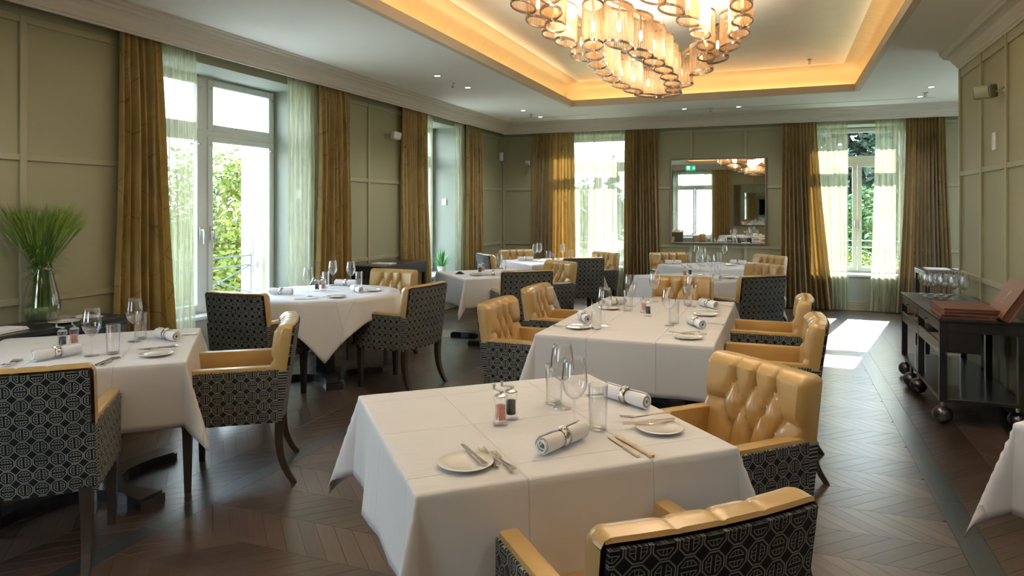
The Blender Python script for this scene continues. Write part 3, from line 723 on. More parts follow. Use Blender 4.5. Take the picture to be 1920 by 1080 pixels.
bcur('sheer_curtain', 'sheer sage curtain drawn across the left half of the left back window', -3.30, -2.86, -3.30, -2.84, 6, M['sheer'], 12, .02, .035, SG)
bcur('sheer_curtain', 'sheer sage curtain drawn across the right half of the left back window', -2.90, -2.26, -2.90, -2.26, 8, M['sheer'], 13, .02, .035, SG)
bcur('silk_curtain', 'gold silk curtain between the left back window and the mirror', -2.36, -1.84, -2.38, -1.76, 11, M['silk'], 14, .064)
bcur('silk_curtain', 'gold silk curtain between the mirror and the right back window', .03, .50, -.02, .74, 10, M['silk'], 15, .064)
bcur('sheer_curtain', 'sheer sage curtain on the left of the right back window', .42, .92, .56, .93, 7, M['sheer'], 16, .02, .035, SG)
bcur('sheer_curtain', 'sheer sage curtain on the right of the right back window', 1.28, 1.72, 1.20, 1.66, 6, M['sheer'], 17, .02, .035, SG)
bcur('silk_curtain', 'dark gold silk curtain behind the console at the far right', 1.66, 2.14, 1.54, 2.26, 12, M['silk'], 18, .064)
cyr = YR+.075
curtain('silk_curtain', 'gold silk curtain on the rear wall, seen in the mirror', (0, cyr, 0), (1, cyr, 0), (0, 1, 0), -2.08, -1.56, -2.10, -1.52, 7, M['silk'], .04, seed=21, group=CG)
curtain('sheer_curtain', 'sheer curtain on the rear window, seen in the mirror', (0, cyr-.035, 0), (1, cyr-.035, 0), (0, 1, 0), -2.35, -2.06, -2.35, -2.06, 4, M['sheer'], .02, seed=22, group=SG)
curtain('sheer_curtain', 'sheer curtain at the left of the rear window in the mirror', (0, cyr-.035, 0), (1, cyr-.035, 0), (0, 1, 0), -3.5, -3.1, -3.5, -3.1, 5, M['sheer'], .02, seed=23, group=SG)

# ------------------------------------------------------------------ mirrors
def mirror_thing(x0, x1, y, z0, z1, s_, label):
    o = emp('wall_mirror', label, 'mirror', ((x0+x1)/2, y, (z0+z1)/2)); w, h = (x1-x0)/2, (z1-z0)/2
    MB().box(-w, w, -.004*s_ if s_ > 0 else .0, .0 if s_ > 0 else .004, -h, h).ob('mirror_glass', M['mirror'], o)
    f = MB(); t = .022; a, b = sorted((-.030*s_, .016*s_))
    f.rbox(-w-t, -w, a, b, -h-t, h+t, .004, 1); f.rbox(w, w+t, a, b, -h-t, h+t, .004, 1); f.rbox(-w, w, a, b, h, h+t, .004, 1); f.rbox(-w, w, a, b, -h-t, -h, .004, 1)
    f.ob('mirror_frame', M['frame'], o)
mirror_thing(-1.61, -.21, YB-.022, .965, 2.265, 1, 'large square wall mirror in a thin bronze frame on the back wall')
mirror_thing(-1.40, -.02, YR+.022, .965, 2.265, -1, 'matching mirror on the rear wall, seen inside the back mirror')

# ------------------------------------------------------------------ wall devices
def speaker(x, y, z, rz, label, m, wall_dir, s=1.0):
    o = emp('wall_speaker', label, 'speaker', (x, y, z), rz)
    MB().rbox(-.055*s, .055*s, -.05*s, .05*s, -.045*s, .045*s, .012*s, 2, Matrix.Rotation(radians(-12), 4, 'X')).ob('speaker_body', m, o, True)
    MB().rbox(-.046*s, .046*s, .048*s, .054*s, -.036*s, .036*s, .006*s, 2, Matrix.Rotation(radians(-12), 4, 'X')).ob('grille', M['olivep'], o, True)
    b = MB(); w = Vector(wall_dir); b.tube([(0, -.03, 0), w*.55, w], .010, 8); b.tube([w*.93, w], .028, 12); b.ob('bracket', M['steel'], o, True)
speaker(-4.43, 7.42, 2.40, radians(-35), 'small olive speaker on a bracket left of the second left curtain', M['plastic'], (-.08, -.095, 0))
speaker(1.455, 6.17, 2.385, radians(140), 'olive speaker on a chrome bracket on the right wall', M['olivep'], (-.115, -.04, .0), 1.15)
speaker(-4.02, 11.06, 2.28, radians(190), 'small speaker on the back wall left of the curtains', M['plastic'], (.0, -.13, 0), .7)
o = tag(MB().rbox(-4.55, -4.49, 11.06, 11.13, 2.33, 2.48, .012, 2).ob('motion_sensor', M['plastic'], None, True), 'white motion sensor high in the back left corner', 'sensor')
def switch(name, x0, x1, y0, y1, z0, z1, label, cat):
    o = tag(MB().rbox(x0, x1, y0, y1, z0, z1, .003, 1).ob(name, M['plastic']), label, cat)
    cx_, cy_, cz_ = (x0+x1)/2, (y0+y1)/2, (z0+z1)/2
    if x1-x0 < y1-y0: d = (-.003 if x0 > 0 else .003); b = (cx_+d-.006, cx_+d+.006, y0+.018, y1-.018)
    else: b = (x0+.018, x1-.018, y0-.003, y0+.004)
    MB().rbox(*b, z0+.02, z1-.02, .002, 1).ob('rocker', M['china'], o)
switch('thermostat', XW-.014, XW+.001, 6.38, 6.46, 1.96, 2.10, 'white wall thermostat on the right panelled wall', 'thermostat')
switch('light_switch', -4.86, -4.78, 9.498, 9.513, 1.55, 1.65, 'white switch on the reveal of the second left window', 'switch')
switch('light_switch', -4.72, -4.64, 5.892, 5.908, 1.60, 1.70, 'white switch on the reveal of the first left window, behind the sheer', 'switch')

# ------------------------------------------------------------------ armchairs (local: faces +y, origin on the floor)
def back_y(z): return -.225-.075*max(0, (z-.34)/.53)
def back_curve(x): return -.022*(1-(x/.275)**2)
CREASE = []
bx1 = (-.11, 0, .11); bx2 = (-.165, -.055, .055, .165)
zr1, zr2, zr3 = .775, .68, .585
for x in bx1: CREASE.append((x, 1.1, x, zr1)); CREASE.append((x, zr3, x, .40))
for i, x in enumerate(bx1):
    for x2 in (bx2[i], bx2[i+1]): CREASE.append((x, zr1, x2, zr2)); CREASE.append((x2, zr2, x, zr3))
CREASE += [(-.30, zr2-.005, bx2[0], zr2), (bx2[3], zr2, .30, zr2-.005)]
BUTTONS = [(x, zr1) for x in bx1]+[(x, zr2) for x in bx2]+[(x, zr3) for x in bx1]
def segd(px, pz, s):
    ax, az, bx, bz = s; dx, dz = bx-ax, bz-az; L = dx*dx+dz*dz
    t = max(0, min(1, ((px-ax)*dx+(pz-az)*dz)/L)); return hypot(px-ax-t*dx, pz-az-t*dz)
def tuft(x, z):
    d = min(segd(x, z, s) for s in CREASE); b = min(hypot(x-q[0], z-q[1]) for q in BUTTONS)
    w_ = .016-.009*max(0, min(1, (z-zr1-.01)/.05))
    return .025*(1-exp(-d/w_))-.016*exp(-(b/.016)**2)
def backrest_mesh():
    w = .275; n = 56; prof = []
    zt = .87; th = .078
    for k in range(41): z = .40+(zt-.035-.40)*k/40; prof.append((back_y(z)+th, z, 1, 0, z))
    for k in range(1, 8):
        a = pi/2*k/7; prof.append((back_y(zt)+th-.035+.035*cos(a), zt-.035+.035*sin(a), cos(a), sin(a), zt-.035+.05*k/7))
    for k in range(1, 4): prof.append((back_y(zt)+th-.035-(th-.045)*k/3, zt-.001*k, 0, 1, zt+.02+.03*k))
    prof.append((back_y(zt)+.004, zt-.012, -.6, .6, 1.0))
    m = MB()
    def fn(u, v):
        y, z, ny, nz, s = prof[min(len(prof)-1, int(round(v*(len(prof)-1))))]
        x = (u-.5)*2*w; e = min(1, (1-abs(u-.5)*2)*w/.030); rnd = 1-sqrt(max(0, 1-(1-e)**2))
        if s < .90: h = tuft(x, s)*(min(1, e*1.0))
        else: h = -.004*exp(-min(abs(x-q) for q in bx1)/.006)
        if z > zt-.036 and s < .9: f = (z-(zt-.035))/.035; h = h*(1-f)+f*(.0+(-.004*exp(-min(abs(x-q) for q in bx1)/.006)))
        h -= rnd*.024
        return (x, y+ny*h+back_curve(x), z+nz*h)
    m.grid(fn, n, len(prof)-1); nc = n+1; nr = len(prof)
    # sides, bottom and rear close the cushion
    vs = m.v; 
    for side in (0, n):
        col = [vs[j*nc+side] for j in range(nr)]; x = col[0][0]
        rear = [(x, back_y(c[1+1])+.004+back_curve(x), c[2]) for c in col]
        b = len(m.v); m.v += rear
        for j in range(nr-1): m.f.append((j*nc+side, (j+1)*nc+side, b+j+1, b+j))
    return m.mesh('soft')
def slab_curved(x0, x1, z0, z1, dy0, dy1, nx=10, nz=8):
    """panel following the back's lean and curve"""
    m = MB(); 
    def f(dy): return lambda u, v: (x0+(x1-x0)*u, back_y(z0+(z1-z0)*v)+back_curve(x0+(x1-x0)*u)+dy, z0+(z1-z0)*v)
    m.grid(f(dy0), nx, nz); m.grid(f(dy1), nx, nz); N = (nx+1)*(nz+1)
    edge = [i for i in range(nx+1)]+[j*(nx+1)+nx for j in range(1, nz+1)]+[nz*(nx+1)+i for i in range(nx-1, -1, -1)]+[j*(nx+1) for j in range(nz-1, 0, -1)]
    for a, b in zip(edge, edge[1:]+edge[:1]): m.f.append((a, b, b+N, a+N))
    return m
def make_chair():
    root = emp('armchair', 'armchair', 'chair')
    mk('backrest', backrest_mesh(), M['leather'], root)
    slab_curved(-.262, .262, .345, .848, -.007, .006).ob('back_panel', M['fab_back'], root)
    slab_curved(-.277, .277, .342, .62, -.0066, .05).ob('back_rail', M['fab_back'], root)
    m = MB().rbox(-.222, .222, -.205, .315, .345, .475, .035, 4); m.ob('seat', M['leather'], root, 'all')
    for s in (-1, 1):
        def arm(p0, p1, z0, z1, r): return MB().rbox(min(s*p0, s*p1), max(s*p0, s*p1), -.222, .262, z0, z1, r, 2)
        a = mk('armrest', arm(.214, .272, .345, .645, .010).mesh('soft'), M['leather'], root)
        mk('arm_panel', arm(.268, .279, .343, .628, .003).mesh(), M['fab_side'], root)
        l = MB(); l.add([(s*.235-.024, .215, .35), (s*.235+.024, .215, .35), (s*.235+.024, .262, .35), (s*.235-.024, .262, .35), (s*.235-.016, .222, 0), (s*.235+.016, .222, 0), (s*.235+.016, .252, 0), (s*.235-.016, .252, 0)],
            [(0, 1, 2, 3), (7, 6, 5, 4), (0, 4, 5, 1), (1, 5, 6, 2), (2, 6, 7, 3), (3, 7, 4, 0)]); l.ob('front_leg', M['leg'], root)
        l = MB()
        def rl(u, v):
            t = v; cx_ = s*(.235+.012*t*t); cyy = -.225+.012*sin(t*2)-.085*t*t*t; h = (.024-.009*t)
            k = int(round(u*4)) % 4; ox, oy = ((-1, -1), (1, -1), (1, 1), (-1, 1))[k]
            return (cx_+ox*h, cyy+oy*h, .36*(1-t))
        l.grid(rl, 4, 8); n = len(l.v); l.f.append((n-5, n-4, n-3, n-2)); l.ob('rear_leg', M['leg'], root)
    return root
CH = Proto(make_chair())
CHG = 'mustard leather armchairs around the tables'
def chair(x, y, deg, label): CH.put(x, y, 0, radians(deg-90), label, CHG)
chair(-.322, 1.69, 133.6, 'armchair nearest the camera, its patterned back cropped by the bottom edge')
chair(-.25, 2.825, 226, 'tufted armchair on the right side of the nearest table, facing left')
chair(-2.99, 2.03, 130, 'armchair cropped by the left edge, patterned back to the camera')
chair(-2.87, 3.10, 217, 'armchair at the right side of the left table, seen in profile facing left')
chair(-3.84, 4.36, 92, 'armchair with its dark back to us beside the first left window')
chair(-3.03, 5.15, 173, 'armchair on the right of the round table, patterned back and side showing')
chair(-3.76, 5.98, 268, 'tufted armchair facing us behind the round table')
chair(-.06, 4.36, 180, 'armchair on the right of the long table, nearer of the two')
chair(-.09, 5.34, 180, 'armchair on the right of the long table, farther of the two')
chair(-1.57, 4.42, 0, 'armchair on the left of the long table, nearer of the two')
chair(-1.61, 5.35, 0, 'armchair on the left of the long table, farther of the two')
chair(-.84, 6.27, 270, 'armchair at the far head of the long table, facing us')
chair(-.34, 7.12, 135, 'armchair with its dark back to us right of the long table head')
chair(-.35, 8.22, 225, 'armchair whose tufted top shows just above the dark chair back on the right')
chair(-1.37, 9.84, 300, 'armchair on the left side of the table under the mirror')
chair(-.30, 9.79, 227, 'armchair on the right side of the table under the mirror')
chair(-2.57, 6.83, 126, 'dark backed armchair between the long table and the small left window table')
chair(-2.61, 7.74, 236, 'tufted armchair with bluish reflections behind the dark backed one')
chair(-3.66, 9.02, 44, 'armchair at the near left of the far corner table, by the curtain')
chair(-3.66, 9.75, 304, 'armchair against the back curtain at the far corner table')
chair(-2.50, 8.82, 123, 'dark backed armchair at the near right of the far corner table')
chair(-2.52, 9.64, 233, 'armchair at the far right of the far corner table before the sheer curtain')

# ------------------------------------------------------------------ tables and cloths
TG = 'pedestal tables under white cloths'
def make_base():
    root = emp('pedestal_table', 'table', 'table')
    MB().rbox(-.5, .5, -.5, .5, .708, .738, .004, 1).ob('tabletop', M['dark'], root)
    MB().rbox(-.06, .06, -.06, .06, .05, .70, .006, 1).ob('column', M['dark'], root)
    MB().rbox(-.2, .2, -.2, .2, .69, .708, .003, 1).ob('top_plate', M['dark'], root)
    poly = []
    for k in range(4):
        a = pi/4+k*pi/2; u = Vector((cos(a), sin(a))); w = Vector((-u.y, u.x))
        poly += [tuple(u*.50-w*.07), tuple(u*.50+w*.07)]
        b = a+pi/4
        c1 = u*.50+w*.07; a2 = a+pi/2; u2 = Vector((cos(a2), sin(a2))); w2 = Vector((-u2.y, u2.x)); c2 = u2*.50-w2*.07
        for q in range(1, 8):
            t = q/8; p = c1.lerp(c2, t); mid = Vector((cos(b), sin(b))); poly.append(tuple(p-mid*.235*sin(pi*t)**.8))
    MB().prism(poly, .0, .045).prism([(x*.96, y*.96) for x, y in poly], .045, .055).ob('base', M['dark'], root)
    return root
TP = Proto(make_base())
def cloth_rect(cx_, cy_, deg, a, b, drop, label, seed=0):
    rr = random.Random(seed); p1, p2, p3, p4 = [rr.uniform(0, 6.28) for _ in range(4)]
    def axis(h):
        n = max(8, int(h*2/.09)); L = [-(h+drop*q/11) for q in range(11, 0, -1)]+[-h-.010, -h-.003, -h+.006]; L += [-h+2*h*q/n for q in range(1, n)]+[h-.006, h+.003, h+.010]+[h+drop*q/11 for q in range(1, 12)]
        return L
    A, B = axis(a/2), axis(b/2); ha, hb = a/2, b/2; vs = []
    for t in B:
        for s in A:
            ds, dt = max(0, abs(s)-ha), max(0, abs(t)-hb); ss, st = (1 if s > 0 else -1), (1 if t > 0 else -1)
            x, y, z = max(-ha, min(ha, s)), max(-hb, min(hb, t)), .7505
            rho = hypot(ds, dt)
            if rho > 0:
                ph = atan2(dt, ds); rho2 = max(0, rho-.008)
                if dt == 0: k = (1-(t/hb)**6)*(.05*sin(t*9/hb*hb+p1)+.035*sin(t*17+p2))
                elif ds == 0: k = (1-(s/ha)**6)*(.05*sin(s*9+p3)+.035*sin(s*19+p4))
                else: k = .28*sin(2*ph)**2+.05*sin(4*ph)*sin(2*ph)
                r = .007*min(1, rho/.008)+rho2*(.06+k); x += ss*cos(ph)*r*(1 if ds > 0 else 0); y += st*sin(ph)*r*(1 if dt > 0 else 0)
                z -= sqrt(max(0, rho2**2-(rho2*(.06+k))**2)) + .004*min(1, rho/.008)
            vs.append((x, y, z))
    n = len(A); fs = [(j*n+i, j*n+i+1, (j+1)*n+i+1, (j+1)*n+i) for j in range(len(B)-1) for i in range(n-1)]
    o = mk('tablecloth', pyd(vs, fs, True), M['linen']); o.location = (cx_, cy_, 0); o.rotation_euler = (0, 0, radians(deg))
    so = o.modifiers.new('thickness', 'SOLIDIFY'); so.thickness = .0025; so.offset = -1
    return tag(o, label, 'tablecloth', 'white tablecloths')
def cloth_round(cx_, cy_, deg, r0, side, label, seed=0):
    rr = random.Random(seed); nA = 144; nr = 16; vs = [(0, 0, .7505)]; fs = []
    for j in range(1, nr+1):
        for i in range(nA):
            a = 2*pi*i/nA; full = side/2/max(abs(cos(a)), abs(sin(a))); full = min(full, side/2*1.40)
            if j <= 4: r = r0*j/4; z = .7505; rh = 0
            else: rh = (full-r0)*(j-4)/(nr-4); k = .10+.17*(.5+.5*cos(12*a+.6*sin(3*a)))+.08*sin(2*a)**2; r = r0+.006+rh*k; z = .7465-sqrt(max(0, rh*rh*(1-k*k)))
            vs.append((r*cos(a), r*sin(a), z))
    for i in range(nA): fs.append((0, 1+i, 1+(i+1) % nA))
    for j in range(nr-1):
        for i in range(nA): a0 = 1+j*nA; fs.append((a0+i, a0+nA+i, a0+nA+(i+1) % nA, a0+(i+1) % nA))
    o = mk('tablecloth', pyd(vs, fs, True), M['linen']); o.location = (cx_, cy_, 0); o.rotation_euler = (0, 0, radians(deg))
    so = o.modifiers.new('thickness', 'SOLIDIFY'); so.thickness = .0025; so.offset = -1
    return tag(o, label, 'tablecloth', 'white tablecloths')
T1, T3, T4, T5, T6, T7, T8, T9 = (-.848, 2.312), (-3.44, 2.60), (-3.78, 5.12), (-3.11, 7.32), (-3.05, 9.30), (-.80, 7.73), (-.80, 9.35), (1.49, 2.935)
def table(c, deg, label, cl, sx=1, sy=1, seed=0, drop=.32, a=1.02, b=1.02):
    TP.put(c[0], c[1], 0, radians(deg), label, TG, (sx, sy, 1)); cloth_rect(c[0], c[1], deg, a*sx, b*sy, drop, cl, seed)
table(T1, 42, 'black pedestal table under the nearest cloth', 'white cloth on the nearest table, creased and hanging in corner folds', seed=1)
table(T3, 42, 'black table with a concave cross base under the left cloth', 'white cloth on the left table in front of the vase', seed=2)
for yy, lb in ((4.36, 'nearer'), (5.32, 'farther')): TP.put(-.85, yy, 0, 0, 'black pedestal table under the long middle cloth, %s of its two' % lb, TG, (.96, .90, 1))
cloth_rect(-.85, 4.84, 0, 1.02, 1.90, .31, 'long white cloth over the middle table', 3)
table(T5, 45, 'black pedestal table under the cloth before the second left window', 'white cloth on the small table before the second left window', .97, .97, seed=4)
table(T6, 45, 'black pedestal table in the far left corner', 'sunlit white cloth on the table in the far left corner', seed=5)
table(T7, 45, 'black pedestal table behind the head of the long table', 'white cloth on the table behind the long one', seed=6)
table(T8, 45, 'black pedestal table below the mirror', 'white cloth on the farthest table, below the mirror', seed=7)
table(T9, 49, 'black table cropped by the right edge', 'white cloth hanging at the right edge, mostly out of frame', seed=8)
rt = emp('round_table', 'black round pedestal table under the draped cloth by the first left window', 'table', (*T4, 0))
MB().lathe([(0, .738), (.64, .738), (.645, .725), (.64, .71), (0, .71)], 48).ob('tabletop', M['dark'], rt)
for nm in ('column', 'base'):
    src = [q for q in bpy.data.objects if q.name.split('.')[0] == nm and q.parent == TP.root][0]; q = src.copy(); COL.objects.link(q); q.parent = rt; q.matrix_parent_inverse.identity()
cloth_round(*T4, -9, .655, 1.62, 'white cloth draped in folds over the round table', 9)

# ------------------------------------------------------------------ tableware
def make_wine():
    r = emp('wine_glass', 'glass', 'glass')
    MB().lathe([(0, .0025), (.012, .003), (.034, .001), (.0355, .002), (.034, .0035), (.010, .007), (.0045, .014), (.0036, .03), (.0036, .085), (.005, .098), (.012, .106)], 24).ob('stem', M['glass'], r, 'all')
    MB().lathe([(0, .101), (.012, .104), (.028, .117), (.040, .138), (.0445, .160), (.043, .185), (.037, .225), (.0345, .243), (.0335, .243), (.036, .225), (.042, .185), (.0433, .160), (.039, .139), (.027, .119), (.011, .107), (0, .105)], 28).ob('bowl', M['glass'], r, 'all')
    return r
def make_tumbler():
    r = MB().lathe([(0, .0), (.027, .0), (.030, .003), (.0335, .152), (.0325, .153), (.0315, .152), (.0285, .013), (.026, .011), (0, .011)], 28).ob('tumbler', M['glass'], None, 'all')
    return tag(r, 'tumbler', 'glass')
def make_plate():
    r = MB().lathe([(0, .004), (.045, .004), (.052, .006), (.080, .012), (.082, .0135), (.080, .015), (.053, .009), (.045, .0065), (0, .0065)], 36).ob('side_plate', M['china'], None, 'all')
    return tag(r, 'plate', 'plate')
def outline(pts, z0, z1, bend=None):
    """closed outline from half widths along y"""
    m = MB(); n = len(pts); vs = []; 
    for z in (0, 1):
        for y, w in pts: vs.append((-w, y, (z0, z1)[z]+(bend(y) if bend else 0)))
        for y, w in pts[::-1]: vs.append((w, y, (z0, z1)[z]+(bend(y) if bend else 0)))
    fs = []; N = 2*n
    for i in range(n-1):
        fs.append((N+i, N+i+1, N+N-2-i, N+N-1-i)); fs.append((i, N-1-i, N-2-i, i+1))
    for i in range(N): fs.append((i, (i+1) % N, N+(i+1) % N, N+i))
    return m.add(vs, fs)
HAND = [(-.105, .004), (-.102, .009), (-.094, .0105), (-.085, .008), (-.06, .006), (-.03, .0042), (-.005, .0035)]
def make_fork():
    b = lambda y: .006+.006*cos((y+.1)*22)*1
    m = outline(HAND+[(.02, .0030), (.035, .004), (.043, .0115), (.052, .0125), (.058, .0122)], -.0018, .0018, b)
    for k in range(4):
        x = -.0101+k*.0067; m.add([(x-.0017, .056, b(.056)-.001), (x+.0017, .056, b(.056)-.001), (x+.0009, .100, b(.1)-.001), (x-.0009, .100, b(.1)-.001), (x-.0017, .056, b(.056)+.0015), (x+.0017, .056, b(.056)+.0015), (x+.0009, .100, b(.1)+.001), (x-.0009, .100, b(.1)+.001)],
            [(3, 2, 1, 0), (4, 5, 6, 7), (0, 1, 5, 4), (1, 2, 6, 5), (2, 3, 7, 6), (3, 0, 4, 7)])
    return tag(m.ob('fork', M['silver'], None, True), 'fork', 'fork')
def make_knife():
    r = emp('knife', 'knife', 'knife')
    outline([(-.115, .004), (-.112, .0085), (-.104, .0098), (-.09, .0078), (-.05, .0062), (-.015, .0058), (-.006, .0068), (.0, .006)], -.0038+.004, .0038+.004).ob('knife_handle', M['silver'], r, True)
    outline([(.0, .005), (.006, .0072), (.03, .0085), (.07, .0092), (.10, .0080), (.112, .0045), (.118, .001)], .003, .0052).ob('blade', M['silver'], r, True)
    return r
def make_spoon():
    m = outline(HAND+[(.03, .003), (.042, .006), (.055, .0155), (.072, .0195), (.090, .0165), (.101, .006)], -.0012, .0012, lambda y: .006+.005*cos((y+.1)*22))
    return tag(m.ob('spoon', M['silver'], None, True), 'spoon', 'spoon')
def make_napkin():
    r = emp('napkin_roll', 'napkin', 'napkin'); vs = []; fs = []; N = 64; nl = 10; L = .105
    for j in range(nl+1):
        x = -L+2*L*j/nl; sc = 1-.16*exp(-(x/.022)**2)
        for layer in (0, 1):
            for i in range(N+1):
                a = i/N*2*pi*3.2; rad = (.0055+.0062*a/(2*pi)+(0 if layer == 0 else .0042))*sc
                vs.append((x+.006*sin(a*.5), cos(a)*rad, .0298+sin(a)*rad))
    w = 2*(N+1)
    for j in range(nl):
        for i in range(N):
            for o_ in (0, N+1):
                a = j*w+o_+i; fs.append((a, a+1, a+w+1, a+w))
        for i in (0, N): fs.append((j*w+i, j*w+N+1+i, (j+1)*w+N+1+i, (j+1)*w+i))
    for j in (0, nl):
        for i in range(N): a = j*w+i; fs.append((a, a+1, a+N+2, a+N+1))
    mk('napkin', MB().add(vs, fs).mesh('soft'), M['napkin'], r)
    g = MB().lathe([(.0245, -.013), (.0265, -.015), (.0275, 0), (.0265, .015), (.0245, .013), (.0245, -.013)], 28)
    for q in range(6):
        a = q*pi/3; g.lathe([(0, .0), (.005, .002), (.005, .006), (0, .008)], 8, (.004+.008*cos(a), .008*sin(a), .022))
    T = Matrix.Translation((0, 0, .0298)) @ Matrix.Rotation(radians(90), 4, 'Y')
    g2 = MB(); nn = 28*6; g2.add([T @ Vector(v) for v in g.v[:nn]], [f for f in g.f if max(f) < nn]); 
    for q in range(7):
        a = q*pi/3; rr_ = 0 if q == 6 else .009; g2.lathe([(0, .0), (.005, .001), (.006, .004), (.003, .007), (0, .008)], 8, (rr_*cos(a), rr_*sin(a), (.0545)+(.003 if q == 6 else 0)))
    g2.ob('napkin_ring', M['silver'], r, 'all')
    return r
def make_mill(fill, nm):
    r = emp(nm, 'mill', 'mill')
    MB().lathe([(0, .0), (.026, .0), (.0275, .004), (.022, .016), (.0195, .05), (.0215, .080), (.025, .090), (.024, .096), (0, .096)], 20).ob('glass_body', M['glass'], r, 'all')
    MB().lathe([(0, .018), (.0175, .018), (.0165, .05), (.017, .066), (0, .068)], 14).ob('filling', fill, r, 'all')
    c = MB().lathe([(0, .0955), (.021, .0955), (.022, .099), (.016, .104), (.008, .107), (.0, .107)], 16)
    c.tube([(0, 0, .105), (0, 0, .116)], .004, 8); c.tube([(-.012, 0, .114), (.032, .0, .117)], .0032, 6); c.tube([(.032, 0, .115), (.032, 0, .134)], [.004, .0055], 8)
    c.ob('crank', M['steel'], r, True)
    return r
PR = dict(wine=Proto(make_wine()), tumbler=Proto(make_tumbler()), plate=Proto(make_plate()), fork=Proto(make_fork()), knife=Proto(make_knife()), spoon=Proto(make_spoon()), napkin=Proto(make_napkin()),
          salt=Proto(make_mill(M['salt'], 'salt_mill')), pepper=Proto(make_mill(M['pepper'], 'pepper_mill')))
GR = dict(wine='wine glasses', tumbler='water tumblers', plate='small side plates', fork='silver forks', knife='silver knives', spoon='silver spoons', napkin='rolled napkins in silver rings', salt='glass salt mills', pepper='glass pepper mills')
TZ = .7515
def put(kind, xy, deg, label, dz=0, s=None):
    return PR[kind].put(xy[0], xy[1], TZ+dz, radians(deg), label, GR[kind]+' on the tables', s)
def put2(kind, a, b, label, dz=0, s=None):
    """a is the handle end, b the tip"""
    an = atan2(b[1]-a[1], b[0]-a[0]); return put(kind, ((a[0]+b[0])/2, (a[1]+b[1])/2), math.degrees(an)-(0 if kind == 'napkin' else 90), label, dz, s)
t = 'on the nearest table'
put('salt', (-0.903, 2.212), 160, 'glass salt mill with pink salt '+t)
put('pepper', (-0.892, 2.281), 200, 'glass pepper mill behind the salt mill '+t)
put('wine', (-0.760, 2.473), 0, 'wine glass '+t+', farther of its two')
put('wine', (-0.648, 2.249), 0, 'wine glass '+t+', nearer of its two')
put('tumbler', (-0.808, 2.522), 0, 'water tumbler '+t+', farther of its two')
put('tumbler', (-0.574, 2.278), 0, 'water tumbler '+t+', nearer of its two')
put('plate', (-0.852, 1.818), 0, 'white side plate at the near left of the nearest table')
put2('knife', (-0.789, 1.808), (-0.912, 1.927), 'butter knife lying on the near left plate of the nearest table', .013, (.85, .85, 1))
put2('fork', (-0.741, 1.817), (-0.886, 1.988), 'fork beside the near left plate, the one closer to the plate', 0, (.9, .9, 1))
put2('fork', (-0.680, 1.791), (-0.840, 1.970), 'fork beside the near left plate, the one closer to the napkin')
put2('napkin', (-0.677, 1.950), (-0.593, 2.189), 'rolled napkin in a silver ring at the near side of the nearest table', 0, (1, 1, 1.05))
put2('knife', (-0.384, 2.055), (-0.535, 2.229), 'knife right of the rolled napkin on the nearest table, left of the pair')
put2('knife', (-0.361, 2.087), (-0.494, 2.222), 'knife right of the rolled napkin on the nearest table, right of the pair', 0, (.92, .92, 1))
put('plate', (-0.377, 2.343), 0, 'white side plate at the right of the nearest table')
put2('fork', (-0.352, 2.478), (-0.535, 2.381), 'fork resting on the right plate of the nearest table', .016)
put2('knife', (-0.335, 2.433), (-0.497, 2.302), 'butter knife resting on the right plate of the nearest table', .014, (.85, .85, 1))
put2('napkin', (-0.653, 2.687), (-0.451, 2.557), 'rolled napkin in a ring at the right edge of the nearest table')
put2('knife', (-0.598, 2.768), (-0.699, 2.694), 'knife beyond the right napkin on the nearest table, farther of the pair')
put2('fork', (-0.583, 2.739), (-0.677, 2.661), 'fork beyond the right napkin on the nearest table')
t = 'on the left table'
put('pepper', (-3.561, 2.547), 200, 'glass pepper mill '+t); put('salt', (-3.570, 2.619), 160, 'glass salt mill with pink salt '+t)
put('wine', (-3.255, 2.481), 0, 'wine glass '+t+', nearer of its two'); put('wine', (-3.383, 2.836), 0, 'wine glass '+t+', farther of its two')
put('tumbler', (-3.200, 2.557), 0, 'water tumbler '+t+' between the wine glasses'); put('tumbler', (-3.418, 2.907), 0, 'water tumbler '+t+' behind the farther wine glass')
put2('napkin', (-3.434, 2.990), (-3.091, 2.900), 'rolled napkin '+t+' at its right corner'); put('plate', (-2.960, 2.609), 0, 'white side plate '+t+' at the right')
put2('knife', (-2.949, 2.785), (-3.132, 2.598), 'knife resting on the plate '+t, .014); put2('fork', (-2.948, 2.756), (-3.098, 2.597), 'fork resting on the plate '+t, .016)
put2('knife', (-3.244, 3.118), (-3.361, 3.018), 'knife beyond the rolled napkin '+t)
put2('knife', (-3.022, 2.320), (-3.115, 2.495), 'knife at the near edge '+t+', left of the pair'); put2('spoon', (-2.993, 2.331), (-3.095, 2.503), 'spoon at the near edge '+t)
put2('fork', (-3.402, 2.137), (-3.532, 2.294), 'fork at the left edge of the picture '+t+', left one'); put2('fork', (-3.378, 2.146), (-3.507, 2.304), 'fork at the left edge of the picture '+t+', right one')
put2('napkin', (-3.396, 2.246), (-3.346, 2.515), 'rolled napkin behind the cropped armchair '+t)
t = 'on the round table'
put('wine', (-3.745, 4.835), 0, 'wine glass '+t+', leftmost'); put('wine', (-4.039, 5.588), 0, 'wine glass '+t+', middle'); put('wine', (-3.823, 5.575), 0, 'wine glass '+t+', rightmost')
put('pepper', (-3.914, 5.175), 200, 'pepper mill '+t); put('salt', (-3.885, 5.230), 160, 'salt mill '+t)
put('tumbler', (-3.992, 5.414), 0, 'water tumbler '+t+' left of the middle wine glass'); put('tumbler', (-3.701, 5.527), 0, 'water tumbler '+t+' right of the rightmost wine glass')
put2('napkin', (-4.202, 4.813), (-3.868, 4.864), 'rolled napkin at the left side of the round table'); put('napkin', (-3.535, 5.237), -35, 'rolled napkin at the right side of the round table')
